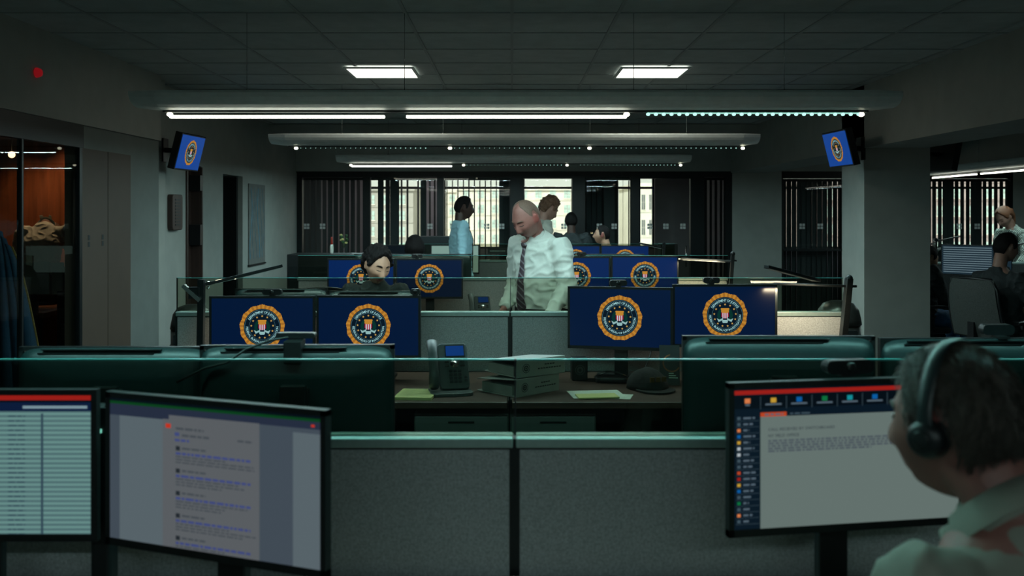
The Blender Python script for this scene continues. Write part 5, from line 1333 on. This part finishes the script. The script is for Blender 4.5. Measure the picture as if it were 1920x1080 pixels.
# moustached man seated, profile to the left
person('seated man with black hair and moustache in profile over the farthest monitors', (X(1137, 12.1), 12.15, 0), R(82), 'skin_tan', 'suit_dark', legs='sit', jacket=True,
       J=dict(head=(0, .05, 1.285), neck=(0, -.01, 1.12)), headpitch=-4, hair='hair_black', hairkw=dict(style='short', thick=.012, lump=.003), brow='hair_black', mous=True, eyes='open', redear=True, voxel=.008)
# person with black hair from behind
person('person with full black hair from behind, left of the blank pale screen', (X(781, 9.5), 9.32, 0), R(6), 'skin_tan', 'suit_dark', legs='sit', collar=False,
       J=dict(head=(0, .06, 1.215), neck=(0, -.01, 1.06), chest=(0, 0, .89)), headpitch=8, hair='hair_black', hairkw=dict(style='long', thick=.024, lump=.004, lump_s=20, back=.008), face=False, voxel=.008)
# suited man at right, from behind
person('seated man in a dark suit seen from behind at the right edge', (X(1874, 8.0), 8.0, 0), R(-66), 'skin_light', 'suit_dark', legs='sit', jacket=True, bulk=1.08, collar=False,
       J=dict(head=(0.0, .08, 1.27), neck=(0, .0, 1.11), elR=(.27, .1, .80), elL=(-.27, .1, .80), wrR=(.20, .34, .76), wrL=(-.16, .34, .76)), headyaw=-14, headpitch=10, hair='hair_black', hairkw=dict(style='short', thick=.018, lump=.004), brow='hair_black', eyes='open', voxel=.008)
# red haired woman leaning
wroot, whm = person('leaning woman with tied red hair and a pale patterned blouse', (X(1885, 11.1) + .2, 11.2, 0), R(112), 'skin_light', 'blouse_check', legs='stand', fem=1, bulk=.86, collar=False,
       J=dict(pelvis=(0, -.2, .90), waist=(0, -.12, 1.04), chest=(0, .02, 1.25), neck=(0, .12, 1.40), head=(0, .22, 1.515), shR=(.16, .1, 1.34), shL=(-.16, .1, 1.34), elR=(.2, .12, 1.06), elL=(-.2, .12, 1.06), wrR=(.16, .3, .86), wrL=(-.16, .3, .86), hiR=(.09, -.2, .9), hiL=(-.09, -.2, .9)),
       headpitch=38, hair='hair_red', hairkw=dict(style='woman', thick=.016, lump=.004, fem=1, back=.012), voxel=.008)
t = MB(); t.loft([whm @ Vector(p) for p in ((0, -.10, .02), (0, -.135, .0), (.0, -.13, -.07), (.01, -.10, -.15), (.015, -.085, -.19))], [.02, .024, .022, .015, .005], 'hair_red', n=10); t.build('ponytail', wroot)
# dark seated person cut by the column
person('seated person in dark clothes half hidden by the right column', (X(1742, 9.2), 9.35, 0), R(-80), 'skin_tan', 'suit_dark', legs='sit', jacket=True, collar=False, bottoms='blue_cloth',
       J=dict(head=(-.0, .06, 1.12), neck=(0, 0, 1.0), chest=(0, 0, .84)), headpitch=20, hair='hair_black', voxel=.009)
# white shirted back in the office
person('person in a white shirt bending forward inside the glazed office', (X(78, 9.0), 9.0, 0), R(10), 'skin_light', 'shirt_white', legs='sit', bulk=1.0,
       J=dict(pelvis=(0, -.1, .70), waist=(0, -.08, .96), chest=(0, .0, 1.26), neck=(0, .12, 1.45), head=(0, .33, 1.36), shR=(.18, .04, 1.40), shL=(-.18, .04, 1.40), elR=(.26, .12, 1.14), elL=(-.26, .12, 1.14), wrR=(.16, .34, 1.05), wrL=(-.16, .34, 1.05), hiR=(.09, -.06, .68), hiL=(-.09, -.06, .68)), headpitch=50, hair='hair_brown', face=False, voxel=.009)
chair(X(78, 9.0), 8.95, R(10), 'dark chair inside the glazed office', 1.0)
# headset man, near
HMX, HMY = X(1788, 1.47), 1.47
hr, hm = person('headset man with grey-brown hair seen from behind, nearest the lens', (HMX + .022, HMY - .08, 0), R(32), 'skin_pink', 'shirt_drab', legs='sit', bulk=1.0, hs=.94,
       J=dict(pelvis=(.01, -.04, .56), waist=(.015, -.04, .70), chest=(.018, -.02, .94), neck=(.012, -.015, 1.132), head=(.008, .070, 1.240), shR=(.20, -.02, 1.055), shL=(-.165, -.01, 1.055), elR=(.26, .1, .80), elL=(-.26, .1, .80), wrR=(.18, .33, .76), wrL=(-.18, .33, .76)),
       headyaw=4, headpitch=6, hair='hair_grey', hairkw=dict(style='mature', thick=.013, lump=.005, lump_s=22, top=.002, back=.006, soft=.012), brow='hair_grey', redear=True, eyes='open', voxel=.005)
# loose strands over his hair
t = MB(); rn = random.Random(21)
for k in range(3600):
    z = rn.uniform(-.75, 1); a = rn.uniform(0, 2 * math.pi); q = math.sqrt(1 - z * z); d = Vector((q * math.sin(a), q * math.cos(a), z)); phi = math.degrees(math.atan2(abs(d.x), d.y)); p = head_point(d)
    edge = interp(LINES['mature'], phi)
    if p.z < edge + .006: continue
    n = Vector((d.x, d.y * .8, d.z)).normalized(); th = .013 + .006 * sst(-p.y / .08)
    fl = Vector((d.x * .5 + rn.uniform(-.25, .25), -.55 + rn.uniform(-.2, .2) if d.y > -.3 else rn.uniform(-.1, .1), -.9)); fl = (fl - n * fl.dot(n)).normalized()
    L = rn.uniform(.020, .036) * (1 if p.z > -.04 else .7); r0 = p + n * (th - .002); lift = rn.uniform(.0, .010)
    c1 = rn.uniform(-.006, .006); sd = n.cross(fl)
    pts = [r0, r0 + fl * L * .4 + n * (.003 + lift * .3) + sd * c1, r0 + fl * L * .75 + n * (.001 + lift * .6) + sd * c1 * 1.4, r0 + fl * L + n * (lift * .7 - .001) + sd * c1]
    t.loft([hm @ v for v in pts], [.0007, .0009, .0007, .0002], 'hair_grey', hm.to_3x3() @ sd, 3, cap=None)
t.build('hair_strands', hr, fixn=False)
# headphones
mat('band_black', (.012, .02, .021), .35, noise_s=30, noise_a=.1)
h = thing('headphones', 'black on-ear headphones with a wide band on the near man\'s head', 'headphones', hr.location, hr.rotation_euler.z)
t = MB(); pts = []; 
for i in range(25):
    a = R(-92 + 184 * i / 24); pts.append(hm @ Vector((.098 * math.sin(a), -.010 - .004 * math.cos(a), -.002 + .137 * math.cos(a))))
t.loft(pts, [(.0125, .004)] * 25, 'band_black', hm.to_3x3() @ Vector((0, 1, 0)), 10); t.build('headband', h)
for s in (-1, 1):
    cx = Matrix.Translation(Vector((s * .082, -.006, -.010))) @ Matrix.Rotation(R(90 * s), 4, 'Y')
    cup = MB().lathe([(.018, .024), (.026, .020), (.0295, .010), (.030, .0), (.026, -.004)], 'black_plastic', n=32, mx=hm @ cx).build('ear_cup', h)
    MB().lathe([(.026, -.004), (.031, -.007), (.030, -.012), (.022, -.013)], 'bezel_black', n=32, mx=hm @ cx).build('ear_pad', cup)
    MB().lathe([(.014, .0245), (.012, .0255)], 'dark_metal', n=28, mx=hm @ cx).build('cap_ring', cup)
# dark strap on the shoulder
